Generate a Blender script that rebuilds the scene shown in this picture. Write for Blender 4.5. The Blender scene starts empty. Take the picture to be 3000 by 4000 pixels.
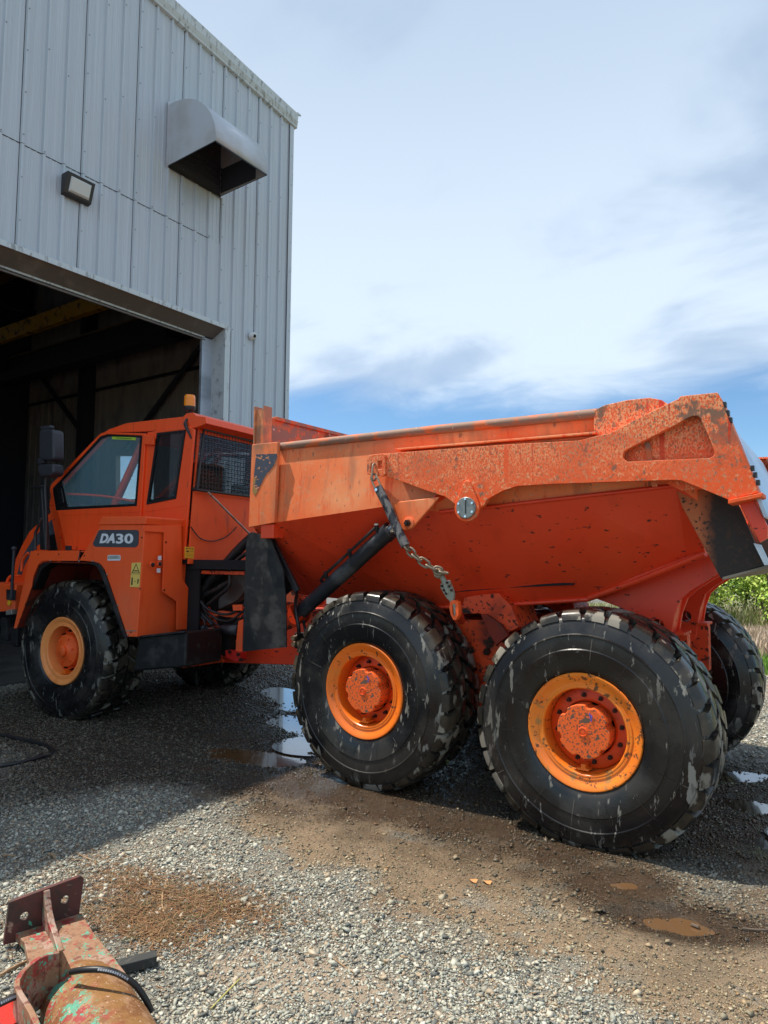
import bpy, bmesh, math, random
import numpy as np
from mathutils import Vector, Matrix
from mathutils.geometry import tessellate_polygon

scene = bpy.context.scene
col = scene.collection
R = random.Random(7)
NR = np.random.RandomState(11)

# ------------------------------------------------------------ camera
def look_axes(yaw, pit, rol):
    F = Vector((-math.sin(yaw)*math.cos(pit), math.cos(yaw)*math.cos(pit), math.sin(pit)))
    X = Vector((math.cos(yaw), math.sin(yaw), 0)); U = X.cross(F)
    return X*math.cos(rol)+U*math.sin(rol), -X*math.sin(rol)+U*math.cos(rol), F
CX, CU, CF = look_axes(0.6005, 0.0683, 0.0088)
cd = bpy.data.cameras.new('camera'); cam = bpy.data.objects.new('camera', cd); col.objects.link(cam)
cam.matrix_world = Matrix(((CX.x, CU.x, -CF.x, 3.112), (CX.y, CU.y, -CF.y, -5.660), (CX.z, CU.z, -CF.z, 1.7349), (0, 0, 0, 1)))
cd.sensor_fit = 'VERTICAL'; cd.sensor_height = 36.0; cd.lens = 36.0*2658.44/4000
cd.clip_start = 0.05; cd.clip_end = 3000
scene.camera = cam

# ------------------------------------------------------------ light
SUN = Vector((-0.47, -0.16, 1.0)).normalized()
sd = bpy.data.lights.new('sun', 'SUN'); sd.energy = 4.6; sd.angle = math.radians(0.5); sd.color = (1.0, 0.93, 0.82)
so = bpy.data.objects.new('sun', sd); col.objects.link(so)
so.rotation_euler = SUN.to_track_quat('Z', 'Y').to_euler(); so.location = (0, 0, 30)
w = bpy.data.worlds.new('World'); scene.world = w; w.use_nodes = True
nt = w.node_tree; nt.nodes.clear(); N = nt.nodes.new; LK = nt.links.new
def wm(op, a, b=None, c=None):
    n = N('ShaderNodeMath'); n.operation = op
    for i, v in enumerate((a, b, c)):
        if v is None: continue
        if isinstance(v, (int, float)): n.inputs[i].default_value = v
        else: LK(v, n.inputs[i])
    return n.outputs[0]
sky = N('ShaderNodeTexSky'); sky.sky_type = 'NISHITA'; sky.sun_disc = False
sky.sun_elevation = math.asin(SUN.z); sky.sun_rotation = math.atan2(SUN.x, SUN.y)
sky.air_density = 1.0; sky.dust_density = 0.0; sky.ozone_density = 4.0
tc = N('ShaderNodeTexCoord'); sep = N('ShaderNodeSeparateXYZ'); LK(tc.outputs['Generated'], sep.inputs[0])
zz = wm('MAXIMUM', sep.outputs[2], 0.0); den = wm('ADD', zz, 0.22)
cmb = N('ShaderNodeCombineXYZ'); LK(wm('DIVIDE', sep.outputs[0], den), cmb.inputs[0]); LK(wm('DIVIDE', sep.outputs[1], den), cmb.inputs[1])
mp = N('ShaderNodeMapping'); LK(cmb.outputs[0], mp.inputs[0]); mp.inputs['Rotation'].default_value = (0, 0, 0.7); mp.inputs['Scale'].default_value = (1.0, 1.35, 1)
n1 = N('ShaderNodeTexNoise'); LK(mp.outputs[0], n1.inputs['Vector']); n1.inputs['Scale'].default_value = 1.1; n1.inputs['Detail'].default_value = 5; n1.inputs['Roughness'].default_value = .5; n1.inputs['Distortion'].default_value = .45
n2 = N('ShaderNodeTexNoise'); LK(mp.outputs[0], n2.inputs['Vector']); n2.inputs['Scale'].default_value = 2.6; n2.inputs['Detail'].default_value = 7; n2.inputs['Roughness'].default_value = .55; n2.inputs['Distortion'].default_value = .5
def wmr(v, a, b, c, d):
    n = N('ShaderNodeMapRange'); n.interpolation_type = 'SMOOTHERSTEP'; LK(v, n.inputs[0])
    for i, x in enumerate((a, b, c, d)): n.inputs[i+1].default_value = x
    return n.outputs[0]
comb = wm('ADD', wm('MULTIPLY', n1.outputs[0], .68), wm('MULTIPLY', n2.outputs[0], .32))
cover = wmr(comb, .36, .55, .76, 1.0)
band = wmr(wm('ADD', zz, wm('MULTIPLY', wm('SUBTRACT', n2.outputs[0], .5), .10)), .20, .275, .0, 1.0)
lowc = wmr(wm('ADD', zz, wm('MULTIPLY', n2.outputs[0], .06)), .03, .14, .50, .0)
mask = wm('MAXIMUM', wm('MULTIPLY', cover, band), wm('MULTIPLY', lowc, wmr(n2.outputs[0], .38, .62, .3, 1)))
shade = wm('MULTIPLY', wmr(comb, .34, .56, 0.32, 1.0), wmr(zz, .26, .80, 1.0, .15))
cc = N('ShaderNodeMix'); cc.data_type = 'RGBA'; LK(shade, cc.inputs[0])
cc.inputs[6].default_value = (.44, .56, .73, 1); cc.inputs[7].default_value = (.72, .85, 1.0, 1)
b1 = N('ShaderNodeBackground'); tint = N('ShaderNodeMix'); tint.data_type = 'RGBA'; tint.blend_type = 'MULTIPLY'; tint.inputs[0].default_value = 1; LK(sky.outputs[0], tint.inputs[6]); tint.inputs[7].default_value = (.78, .93, 1.0, 1); LK(tint.outputs[2], b1.inputs[0]); b1.inputs[1].default_value = .115
b2 = N('ShaderNodeBackground'); LK(cc.outputs[2], b2.inputs[0]); b2.inputs[1].default_value = .85
ms = N('ShaderNodeMixShader'); LK(mask, ms.inputs[0]); LK(b1.outputs[0], ms.inputs[1]); LK(b2.outputs[0], ms.inputs[2])
wo = N('ShaderNodeOutputWorld'); LK(ms.outputs[0], wo.inputs[0])
vs = scene.view_settings; vs.view_transform = 'Standard'; vs.look = 'None'; vs.exposure = 0.36; vs.gamma = 1.0; vs.use_curve_mapping = False
cy = scene.cycles; cy.max_bounces = 7; cy.diffuse_bounces = 3; cy.glossy_bounces = 3; cy.transmission_bounces = 5; cy.transparent_max_bounces = 6
cy.use_denoising = True; cy.sample_clamp_indirect = 6; cy.caustics_reflective = False; cy.caustics_refractive = False

# ------------------------------------------------------------ materials
MATS = {}
def mat(name, base, layers=(), rough=.5, metal=0., bump=None, spec=.5, island=None, transmission=0., coat=0., alpha=None, emis=None, coord='Object', ior=None):
    """layers: (colour, dict(s=scale, st=stretch, lo, hi, d=detail, dist, k='noise'|'vor', z=(z0,z1), r=rough, amt))"""
    m = bpy.data.materials.new(name); m.use_nodes = True; t = m.node_tree; t.nodes.clear()
    new, lk = t.nodes.new, t.links.new
    out = new('ShaderNodeOutputMaterial'); bs = new('ShaderNodeBsdfPrincipled'); lk(bs.outputs[0], out.inputs[0])
    co = new('ShaderNodeTexCoord')
    src = co.outputs[coord]
    cur = new('ShaderNodeRGB'); cur.outputs[0].default_value = (*base, 1); cur = cur.outputs[0]
    rc = None
    if island:
        g = new('ShaderNodeNewGeometry'); r = new('ShaderNodeValToRGB'); lk(g.outputs['Random Per Island'], r.inputs[0])
        r.color_ramp.interpolation = 'LINEAR'
        els = r.color_ramp.elements
        while len(els) < len(island): els.new(.5)
        for i, c in enumerate(island):
            els[i].position = i/(len(island)-1); els[i].color = (*c, 1)
        cur = r.outputs[0]
    for c, o in layers:
        mpn = new('ShaderNodeMapping'); lk(src, mpn.inputs[0]); st = o.get('st', (1, 1, 1)); mpn.inputs['Scale'].default_value = st
        mpn.inputs['Location'].default_value = (o.get('off', R.random()*9), R.random()*9, R.random()*9)
        if o.get('inst'):
            oi = new('ShaderNodeObjectInfo'); ad = new('ShaderNodeVectorMath'); ad.operation = 'ADD'; sc_ = new('ShaderNodeVectorMath'); sc_.operation = 'SCALE'
            lk(oi.outputs['Random'], sc_.inputs[0]); sc_.inputs['Scale'].default_value = 20; lk(mpn.outputs[0], ad.inputs[0]); lk(sc_.outputs[0], ad.inputs[1]); vec = ad.outputs[0]
        else: vec = mpn.outputs[0]
        if o.get('k') == 'vor':
            x = new('ShaderNodeTexVoronoi'); x.inputs['Scale'].default_value = o['s']; f = x.outputs['Distance']
        elif o.get('k') == 'attr':
            x = new('ShaderNodeAttribute'); x.attribute_name = o['a']; f = x.outputs['Fac']
        else:
            x = new('ShaderNodeTexNoise'); x.inputs['Scale'].default_value = o['s']; x.inputs['Detail'].default_value = o.get('d', 4)
            x.inputs['Roughness'].default_value = o.get('ro', .55); x.inputs['Distortion'].default_value = o.get('dist', 0); f = x.outputs[0]
        if o.get('k') != 'attr': lk(vec, x.inputs['Vector'])
        if 'jit' in o:      # soft edge of an attribute mask broken up by noise
            x2 = new('ShaderNodeTexNoise'); x2.inputs['Scale'].default_value = o['jit'][0]; x2.inputs['Detail'].default_value = 6
            mj = new('ShaderNodeMapping'); mj.inputs['Scale'].default_value = o.get('jst', (1, 1, 1)); lk(vec if o.get('inst') else src, mj.inputs[0]); lk(mj.outputs[0], x2.inputs['Vector'])
            a1 = new('ShaderNodeMath'); a1.operation = 'SUBTRACT'; lk(x2.outputs[0], a1.inputs[0]); a1.inputs[1].default_value = .5
            a2 = new('ShaderNodeMath'); a2.operation = 'MULTIPLY_ADD'; lk(a1.outputs[0], a2.inputs[0]); a2.inputs[1].default_value = o['jit'][1]; lk(f, a2.inputs[2]); f = a2.outputs[0]
        mr = new('ShaderNodeMapRange'); mr.interpolation_type = 'SMOOTHSTEP'; lk(f, mr.inputs[0]); mr.inputs[1].default_value = o['lo']; mr.inputs[2].default_value = o['hi']; mr.inputs[4].default_value = o.get('amt', 1.)
        f = mr.outputs[0]
        if 'z' in o:
            sp = new('ShaderNodeSeparateXYZ'); lk(src, sp.inputs[0]); m2 = new('ShaderNodeMapRange'); lk(sp.outputs[o.get('ax', 2)], m2.inputs[0])
            m2.inputs[1].default_value, m2.inputs[2].default_value = o['z']
            mu = new('ShaderNodeMath'); mu.operation = 'MULTIPLY'; lk(f, mu.inputs[0]); lk(m2.outputs[0], mu.inputs[1]); f = mu.outputs[0]
        mx = new('ShaderNodeMix'); mx.data_type = 'RGBA'; lk(f, mx.inputs[0]); lk(cur, mx.inputs[6])
        if o.get('mul'): mx.blend_type = 'MULTIPLY'
        mx.inputs[7].default_value = (*c, 1); cur = mx.outputs[2]
        if 'r' in o:
            mf = new('ShaderNodeMix'); mf.data_type = 'FLOAT'; lk(f, mf.inputs[0])
            if rc is None: mf.inputs[2].default_value = rough
            else: lk(rc, mf.inputs[2])
            mf.inputs[3].default_value = o['r']; rc = mf.outputs[0]
    lk(cur, bs.inputs['Base Color'])
    bs.inputs['Roughness'].default_value = rough
    if rc is not None: lk(rc, bs.inputs['Roughness'])
    bs.inputs['Metallic'].default_value = metal; bs.inputs['Specular IOR Level'].default_value = spec
    bs.inputs['Coat Weight'].default_value = coat; bs.inputs['Coat Roughness'].default_value = .15
    if transmission: bs.inputs['Transmission Weight'].default_value = transmission
    if ior: bs.inputs['IOR'].default_value = ior
    if alpha is not None: bs.inputs['Alpha'].default_value = alpha
    if bump:
        h = None
        for (s, dist, strength, *st) in bump:
            mpn = new('ShaderNodeMapping'); lk(src, mpn.inputs[0])
            if st: mpn.inputs['Scale'].default_value = st[0]
            x = new('ShaderNodeTexNoise'); x.inputs['Scale'].default_value = s; x.inputs['Detail'].default_value = 5; lk(mpn.outputs[0], x.inputs['Vector'])
            b = new('ShaderNodeBump'); b.inputs['Strength'].default_value = strength; b.inputs['Distance'].default_value = dist; lk(x.outputs[0], b.inputs['Height'])
            if h: lk(h, b.inputs['Normal'])
            h = b.outputs[0]
        lk(h, bs.inputs['Normal'])
    MATS[name] = m; return m

OR = (.95, .085, .010)
specks = lambda amt=1., s=34, lo=.66: ((.03, .012, .008), dict(s=s, lo=lo, hi=lo+.04, d=2, r=.8, amt=amt))
cab_orange = mat('cab orange paint', OR, [((.96, .115, .022), dict(s=.9, lo=.35, hi=.8, st=(1, 1, .5), amt=.8)), ((.80, .06, .008), dict(s=5, st=(3, 3, .35), lo=.5, hi=.8, amt=.5)), ((.25, .06, .03), dict(s=14, st=(2, 2, .25), lo=.62, hi=.72, amt=.5, r=.7)), ((.10, .04, .02), dict(s=70, lo=.71, hi=.75, amt=.6)), ((.45, .17, .09), dict(s=2.2, lo=.5, hi=.8, z=(2.0, 1.5), amt=.7, r=.7))], rough=.42, coat=.12, bump=[(3, .004, .3)])
box_orange = mat('side box orange paint', (.95, .105, .016), [((.96, .15, .04), dict(s=1.2, lo=.4, hi=.8, amt=.8)), ((.85, .07, .010), dict(s=6, st=(2.5, 2.5, .4), lo=.52, hi=.8, amt=.6)), ((.12, .04, .02), dict(s=60, lo=.70, hi=.75, amt=.8)), ((.42, .16, .09), dict(s=3, st=(1, 1, .6), lo=.42, hi=.75, z=(1.5, .85), amt=.75, r=.75))], rough=.45, coat=.1)
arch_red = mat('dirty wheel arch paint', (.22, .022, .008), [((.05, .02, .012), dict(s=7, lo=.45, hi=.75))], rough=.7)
frame_red = mat('dirty chassis orange paint', (.78, .075, .012), [((.25, .03, .01), dict(s=4, lo=.45, hi=.7)), ((.035, .018, .012), dict(s=9, lo=.56, hi=.66, r=.85)), specks(.9, 30, .6)], rough=.5)
bed_upper = mat('sun faded bed paint', (.93, .20, .055), [((.94, .36, .15), dict(s=1.6, lo=.42, hi=.78)), ((.85, .12, .02), dict(s=9, st=(2, 2, .5), lo=.55, hi=.75, amt=.7)), ((.66, .42, .24), dict(s=16, st=(1, 1, 2.2), lo=.60, hi=.63, d=3, dist=2.5, amt=.45, r=.8)), ((.22, .12, .08), dict(s=26, st=(1.4, 1.4, .5), lo=.63, hi=.70, amt=.8, r=.8)), ((.40, .16, .08), dict(s=3.5, st=(1.6, 1, .35), lo=.54, hi=.72, amt=.6)), ((.80, .07, .012), dict(s=7, st=(2.2, 1, .3), lo=.58, hi=.70, amt=.7)), ((.28, .15, .09), dict(s=5, lo=.38, hi=.62, z=(2.60, 2.70), amt=.8)), ((.90, .13, .02), dict(s=1.5, lo=.3, hi=.5, z=(2.2, 2.0), amt=.8))], rough=.55, bump=[(2.2, .01, .35), (30, .002, .3)])
bed_lower = mat('bed side red orange paint', (.86, .060, .016), [((.90, .10, .03), dict(s=1.1, lo=.45, hi=.75, amt=.7)), ((.66, .045, .012), dict(s=3, st=(1.5, 1.5, .4), lo=.5, hi=.75, amt=.7)), ((.05, .015, .01), dict(s=26, st=(.55, 1, 1.3), lo=.655, hi=.69, d=3, r=.8, amt=.9)), ((.035, .015, .01), dict(s=9, st=(.4, 1, 1.6), lo=.70, hi=.73, d=5, r=.8)), ((.72, .30, .20), dict(s=2.1, lo=.70, hi=.80, amt=.45))], rough=.38, coat=.15, bump=[(1.3, .02, .3)])
rail_paint = mat('chipped rail paint', (.93, .36, .155), [((.55, .19, .085), dict(s=3.2, st=(.7, 1, 1.3), lo=.50, hi=.66, amt=.75)), ((.88, .12, .02), dict(s=85, st=(1, 1, .7), lo=.49, hi=.53, d=4, ro=.65)), ((.24, .13, .085), dict(s=85, st=(1.2, 1.2, .7), lo=.57, hi=.60, d=4, ro=.65, r=.85)), ((.90, .09, .012), dict(s=5, st=(1.7, 1.7, .16), lo=.60, hi=.68, amt=.85)), ((.24, .13, .085), dict(s=5, st=(1.2, 1.4, .8), lo=.56, hi=.63, ro=.7, r=.9)), ((.55, .03, .008), dict(s=9, st=(2.4, 1.4, .10), lo=.62, hi=.68, amt=.9)), ((.90, .11, .015), dict(s=38, lo=.40, hi=.50, d=4, ro=.65, z=(2.58, 2.18), amt=1.0))], rough=.6, bump=[(45, .002, .5)])
worn_top = mat('worn dusty top tube', (.30, .17, .12), [((.62, .15, .05), dict(s=9, st=(.6, 1, 1), lo=.48, hi=.60)), ((.70, .52, .42), dict(s=30, lo=.66, hi=.70))], rough=.7)
chute_mat = mat('mud coated chute side', (.028, .022, .02), [((.52, .15, .055), dict(s=4.5, st=(1, 1, .7), lo=.36, hi=.50, ro=.65, ax=0, z=(2.46, 2.36))), ((.10, .085, .075), dict(s=6, st=(1.4, 1, .7), lo=.56, hi=.70, r=.9, amt=.7)), ((.05, .03, .02), dict(s=40, lo=.55, hi=.65))], rough=.75, bump=[(12, .01, .4)])
dull_steel = mat('dull tan steel', (.30, .26, .20), [((.18, .15, .11), dict(s=5, st=(.4, 2, 1), lo=.45, hi=.7))], rough=.6)
bare_steel = mat('bare scraped steel', (.42, .40, .36), [((.30, .25, .18), dict(s=5, st=(.4, 2, 1), lo=.45, hi=.7)), ((.16, .12, .08), dict(s=22, lo=.6, hi=.7))], rough=.38, metal=.55)
gate_steel = mat('polished tailgate steel', (.60, .66, .74), [((.40, .44, .50), dict(s=3, st=(1, .3, 1), lo=.45, hi=.7))], rough=.32, metal=.6)
rim_mats = [mat('rim yellow orange paint', (.95, .25, .020), [((.90, .17, .013), dict(s=3, lo=.45, hi=.7)), ((.10, .045, .015), dict(s=22, lo=.57, hi=.62, ro=.7, r=.8, amt=.9)), ((.35, .20, .06), dict(s=12, lo=.60, hi=.68, amt=.7))], rough=.35, coat=.2),
            mat('rim deep orange paint', (.93, .19, .014), [((.80, .24, .035), dict(s=4, lo=.5, hi=.75)), ((.12, .05, .02), dict(s=22, lo=.63, hi=.69, r=.8))], rough=.35, coat=.2),
            mat('rim pale orange paint', (.96, .33, .09), [((.74, .20, .04), dict(s=4, lo=.5, hi=.75)), ((.2, .09, .04), dict(s=24, lo=.68, hi=.74, r=.8))], rough=.45)]
disc_red = mat('wheel disc red orange paint', (.86, .09, .010), [((.25, .03, .01), dict(s=6, lo=.5, hi=.7, amt=.6))], rough=.4)
hub_chip = mat('chipped hub cover paint', (.92, .14, .02), [((.16, .075, .045), dict(s=75, lo=.56, hi=.60, d=2, r=.8)), ((.14, .09, .06), dict(s=15, lo=.62, hi=.65, r=.85))], rough=.45)
hub_clean = mat('smooth hub cover paint', (.92, .12, .018), [specks(.7, 30, .68)], rough=.45)
nut_mat = mat('black wheel nut steel', (.035, .016, .010), rough=.4, metal=.4)
rubber = mat('damp black tyre rubber', (.008, .008, .009), [
    ((.018, .018, .018), dict(s=4, lo=.45, hi=.7, r=.34)),
    ((.27, .26, .225), dict(k='attr', a='edge', s=1, lo=.575, hi=.605, jit=(7.5, 1.25), jst=(1.5, 1.5, .62), inst=True, r=.6)), ((.17, .16, .14), dict(s=5.0, st=(1.9, 1.9, .45), lo=.607, hi=.625, d=8, ro=.68, dist=.15, inst=True, r=.6)),
    ((.16, .15, .13), dict(s=13, st=(1.8, 1.8, .45), lo=.635, hi=.66, d=5, inst=True, r=.6)), ((.045, .040, .034), dict(s=2.2, lo=.48, hi=.66, inst=True, amt=.7, r=.4))], rough=.20, bump=[(30, .002, .3)])
lug_mat = mat('muddy tread rubber', (.020, .018, .015), [
    ((.075, .060, .040), dict(s=5, lo=.45, hi=.70, inst=True, r=.5)),
    ((.25, .23, .185), dict(k='attr', a='edge', s=1, lo=.60, hi=.66, jit=(6.5, 1.2), jst=(1.2, 1.2, .7), inst=True, r=.6)), ((.22, .20, .165), dict(s=3.5, st=(1, 1, .6), lo=.60, hi=.63, d=5, inst=True, r=.75))], rough=.26, bump=[(40, .002, .3)])
black_steel = mat('black dusty steel', (.018, .018, .02), [((.05, .05, .05), dict(s=6, st=(1, 1, .5), lo=.5, hi=.75, r=.7)), specks(.6, 60, .66)], rough=.4)
cyl_mat = mat('black cylinder paint', (.022, .024, .030), [((.075, .078, .085), dict(s=5, st=(1, 1, .8), lo=.50, hi=.66, r=.6)), ((.01, .01, .01), dict(s=50, lo=.6, hi=.66))], rough=.42)
flap_mat = mat('mud splashed rubber flap', (.006, .006, .007), [((.04, .039, .038), dict(s=3.0, lo=.50, hi=.68, ro=.7, r=.85)), ((.03, .03, .03), dict(s=14, lo=.6, hi=.7, r=.8))], rough=.5, bump=[(10, .006, .4)])
black_plastic = mat('dark grey plastic', (.028, .028, .036), [((.05, .05, .06), dict(s=4, lo=.5, hi=.8))], rough=.5)
seal_black = mat('black window seal', (.008, .008, .009), rough=.35)
hose_mat = mat('black rubber hose', (.014, .014, .015), [((.05, .045, .04), dict(s=12, lo=.55, hi=.7))], rough=.45)
shroud_mat = mat('dusty grey brown shroud', (.10, .075, .065), [((.16, .15, .15), dict(s=5, lo=.45, hi=.65))], rough=.6)
chrome = mat('chrome rod', (.75, .76, .78), rough=.12, metal=1.)
glass = mat('cab window glass', (.25, .50, .60), rough=.01, alpha=.17, spec=1.)
dark_glass = mat('dark tinted cab glass', (.02, .03, .035), rough=.02, alpha=.48, spec=.9)
amber = mat('amber beacon lens', (.95, .28, .01), rough=.2, spec=.6)
chain_mat = mat('dirty galvanised chain', (.28, .23, .165), [((.25, .14, .07), dict(s=30, lo=.5, hi=.7))], rough=.5, metal=.3)
clevis_mat = mat('pale green grey forged hook', (.27, .28, .22), [((.20, .12, .07), dict(s=20, lo=.6, hi=.7))], rough=.55)
sleeve_mat = mat('mud caked rubber sleeve', (.022, .024, .03), [((.17, .16, .155), dict(s=22, st=(1, 1, .5), lo=.48, hi=.56, r=.85))], rough=.5)
cap_grey = mat('galvanised pin cap', (.26, .28, .27), [((.2, .17, .14), dict(s=20, lo=.6, hi=.7))], rough=.4, metal=.5)
decal_dark = mat('dark grey decal', (.055, .065, .08), [((.10, .10, .11), dict(s=12, lo=.6, hi=.7))], rough=.4)
decal_white = mat('white decal', (.72, .75, .80), rough=.4)
decal_yellow = mat('yellow label', (.80, .56, .13), rough=.45)
decal_gold = mat('golden yellow label', (.80, .42, .02), rough=.45)
decal_ink = mat('black label print', (.03, .025, .02), rough=.5)
label_green = mat('green yellow tinted sticker', (.42, .60, .05), rough=.4)
chevron_mat = mat('worn navy chevron', (.06, .07, .10), [((.70, .27, .11), dict(s=11, st=(1, 1, 1.4), lo=.55, hi=.60, ro=.65)), ((.35, .20, .06), dict(s=6, lo=.58, hi=.62))], rough=.6)
interior_grey = mat('cab interior grey plastic', (.09, .095, .10), rough=.6)
seat_mat = mat('dark seat fabric', (.02, .022, .026), rough=.9)
hydr_red = mat('red hydraulic block paint', (.50, .015, .01), rough=.4)
# building
wall_mat = mat('grey blue wall sheet', (.50, .555, .61), [((.58, .63, .69), dict(s=5, st=(1, 9, .09), lo=.46, hi=.66, amt=.7)), ((.42, .47, .53), dict(s=9, st=(1, 7, .05), lo=.54, hi=.72, amt=.6)), ((.48, .46, .43), dict(s=1.4, st=(1, 3, .2), lo=.60, hi=.80, amt=.4))], rough=.42, spec=.5, bump=[(.9, .03, .25, (1, 1, .5))])  # vertical streaks put reflections and dirt into the sheet colour
trim_mat = mat('pale grey metal trim', (.58, .64, .67), [((.32, .34, .35), dict(s=6, st=(1, 3, 1), lo=.5, hi=.7))], rough=.6)
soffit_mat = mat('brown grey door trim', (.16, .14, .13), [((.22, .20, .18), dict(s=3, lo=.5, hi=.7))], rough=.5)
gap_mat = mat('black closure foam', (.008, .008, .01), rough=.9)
hood_mat = mat('galvanised grey hood', (.55, .58, .62), [((.47, .47, .47), dict(s=2, lo=.4, hi=.7))], rough=.38, metal=.15)
hood_shade_in = mat('hood inner painted shade', (.035, .04, .055), rough=.7)  # shade inside the hood, put into a near-black colour
liner = mat('dirty brown interior liner', (.34, .29, .26), [((.20, .18, .18), dict(s=3, st=(1, 1, .4), lo=.45, hi=.7)), ((.42, .38, .32), dict(s=8, st=(2, 2, .05), lo=.55, hi=.7, amt=.5))], rough=.7)
steel_dark = mat('dark painted structural steel', (.022, .022, .032), rough=.6)
steel_brown = mat('dark brown crane steel', (.16, .11, .06), rough=.6)
crane_yellow = mat('dirty yellow crane paint', (.75, .42, .03), [((.15, .08, .02), dict(s=5, lo=.5, hi=.7))], rough=.5)
concrete = mat('oily concrete floor', (.08, .075, .07), [((.04, .038, .036), dict(s=2, lo=.45, hi=.65))], rough=.5)
lamp_glass = mat('frosted lamp lens', (.60, .62, .60), rough=.35)
white_plastic = mat('white camera plastic', (.75, .76, .76), rough=.4)
panel_clear = mat('translucent turquoise panel', (.30, .75, .85), rough=.3, alpha=.12)
# ground & nature
ground_mat = mat('gravel yard', (.21, .20, .165), [
    ((.33, .315, .26), dict(s=60, lo=.45, hi=.65, d=3)),
    ((.10, .10, .092), dict(s=110, lo=.5, hi=.65, d=2)),
    ((.27, .19, .115), dict(k='attr', a='mud', s=1, lo=.38, hi=.78, jit=(5, 2.2), r=.5)), ((.20, .145, .09), dict(k='attr', a='mud', s=1, lo=.80, hi=1.25, jit=(2.2, 1.6), r=.4)),
    ((.15, .10, .06), dict(s=28, lo=.50, hi=.7, amt=.6)), ((.32, .25, .17), dict(s=90, lo=.56, hi=.66, amt=.7)),
    ((.36, .28, .20), dict(k='attr', a='sand', s=1, lo=.35, hi=.8, jit=(9, 1.0), r=.9)),
    ((.24, .20, .17), dict(k='attr', a='wet_shade', s=1, lo=.20, hi=.75, jit=(4, .8), mul=True, r=.16)),  # real damp plus the building's shade, both multiplied into the ground colour
    ((.17, .16, .07), dict(k='attr', a='green', s=1, lo=.3, hi=.6))], rough=.85, bump=[(9, .03, .5), (60, .018, .9), (170, .008, 1.0)])
dark_water = mat('dark puddle water', (.035, .022, .012), rough=.02, spec=1., coat=1., bump=[(14, .002, .1)])
water_mat = mat('muddy puddle water', (.15, .08, .035), rough=.03, spec=.9, coat=1., bump=[(14, .003, .15)])
stone_mat = mat('crushed grey stone', (.3, .3, .3), [((.80, .66, .50), dict(k='attr', a='mud', s=1, lo=.35, hi=.9, mul=True)), ((.30, .26, .23), dict(k='attr', a='wet_shade', s=1, lo=.2, hi=.75, mul=True, r=.25))], rough=.8, island=[(.10, .105, .095), (.19, .20, .18), (.43, .43, .345), (.36, .365, .30), (.62, .60, .50), (.42, .32, .21), (.29, .295, .25)])  # stones darken with damp and with the painted building shade
needle_mat = mat('dry pine needles', (.2, .1, .04), rough=.8, island=[(.10, .04, .015), (.22, .10, .04), (.34, .20, .09), (.06, .03, .015), (.12, .11, .04)])
twig_mat = mat('pale dry twig', (.38, .24, .13), [((.22, .12, .06), dict(s=30, lo=.5, hi=.7))], rough=.8)
straw_mat = mat('yellow green straw', (.52, .45, .12), rough=.7)
rust_mat = mat('rusty scraped steel', (.30, .155, .085), [((.42, .27, .19), dict(s=5, lo=.45, hi=.65)), ((.40, .19, .04), dict(s=3, lo=.5, hi=.68)), ((.14, .06, .04), dict(s=22, lo=.58, hi=.68)), ((.48, .40, .36), dict(s=60, lo=.62, hi=.68))], rough=.6, bump=[(60, .002, .6)])
rust_paint = mat('red and green flaking paint on rust', (.30, .16, .09), [((.36, .24, .18), dict(s=7, lo=.45, hi=.6)), ((.30, .035, .03), dict(s=8, lo=.54, hi=.60, ro=.75)), ((.08, .36, .24), dict(s=17, lo=.575, hi=.60, ro=.8)), ((.22, .11, .06), dict(s=30, lo=.50, hi=.62, ro=.7)), ((.16, .05, .035), dict(s=26, lo=.58, hi=.66))], rough=.55, bump=[(60, .002, .6)])
rust_body = mat('ochre rust with paint flakes', (.27, .135, .045), [((.34, .19, .10), dict(s=9, lo=.5, hi=.62)), ((.20, .085, .03), dict(s=6, lo=.45, hi=.6, ro=.7)), ((.30, .04, .035), dict(s=13, lo=.50, hi=.56, ro=.75, ax=1, z=(.03, -.06))), ((.09, .33, .22), dict(s=17, lo=.55, hi=.58, ro=.8, ax=1, z=(.03, -.07))), ((.50, .34, .24), dict(s=70, lo=.6, hi=.7)), ((.12, .05, .02), dict(s=90, lo=.62, hi=.7))], rough=.5, bump=[(50, .003, .5)])
red_paint = mat('bright red implement paint', (.52, .04, .03), [((.3, .03, .02), dict(s=10, lo=.6, hi=.7))], rough=.35)
block_mat = mat('weathered black rubber', (.035, .037, .036), [((.09, .085, .07), dict(s=20, st=(3, 1, 1), lo=.5, hi=.7))], rough=.8)
LEAF = [mat('fresh green leaves %d' % i, c[0], rough=.6, island=c) for i, c in enumerate([[(.14, .28, .02), (.28, .46, .04), (.42, .58, .08), (.18, .32, .03)], [(.09, .20, .02), (.20, .36, .03), (.34, .50, .06)], [(.22, .36, .04), (.40, .52, .08), (.50, .58, .12)]])]
bark = mat('grey brown bark', (.12, .09, .065), rough=.85)
grass_mat = mat('fresh green grass', (.1, .2, .02), rough=.7, island=[(.08, .20, .02), (.16, .34, .03), (.25, .42, .05)])
reed_mat = mat('dry pink beige reeds', (.5, .4, .3), rough=.8, island=[(.40, .28, .19), (.56, .44, .32), (.66, .53, .42), (.30, .20, .13)])

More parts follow.
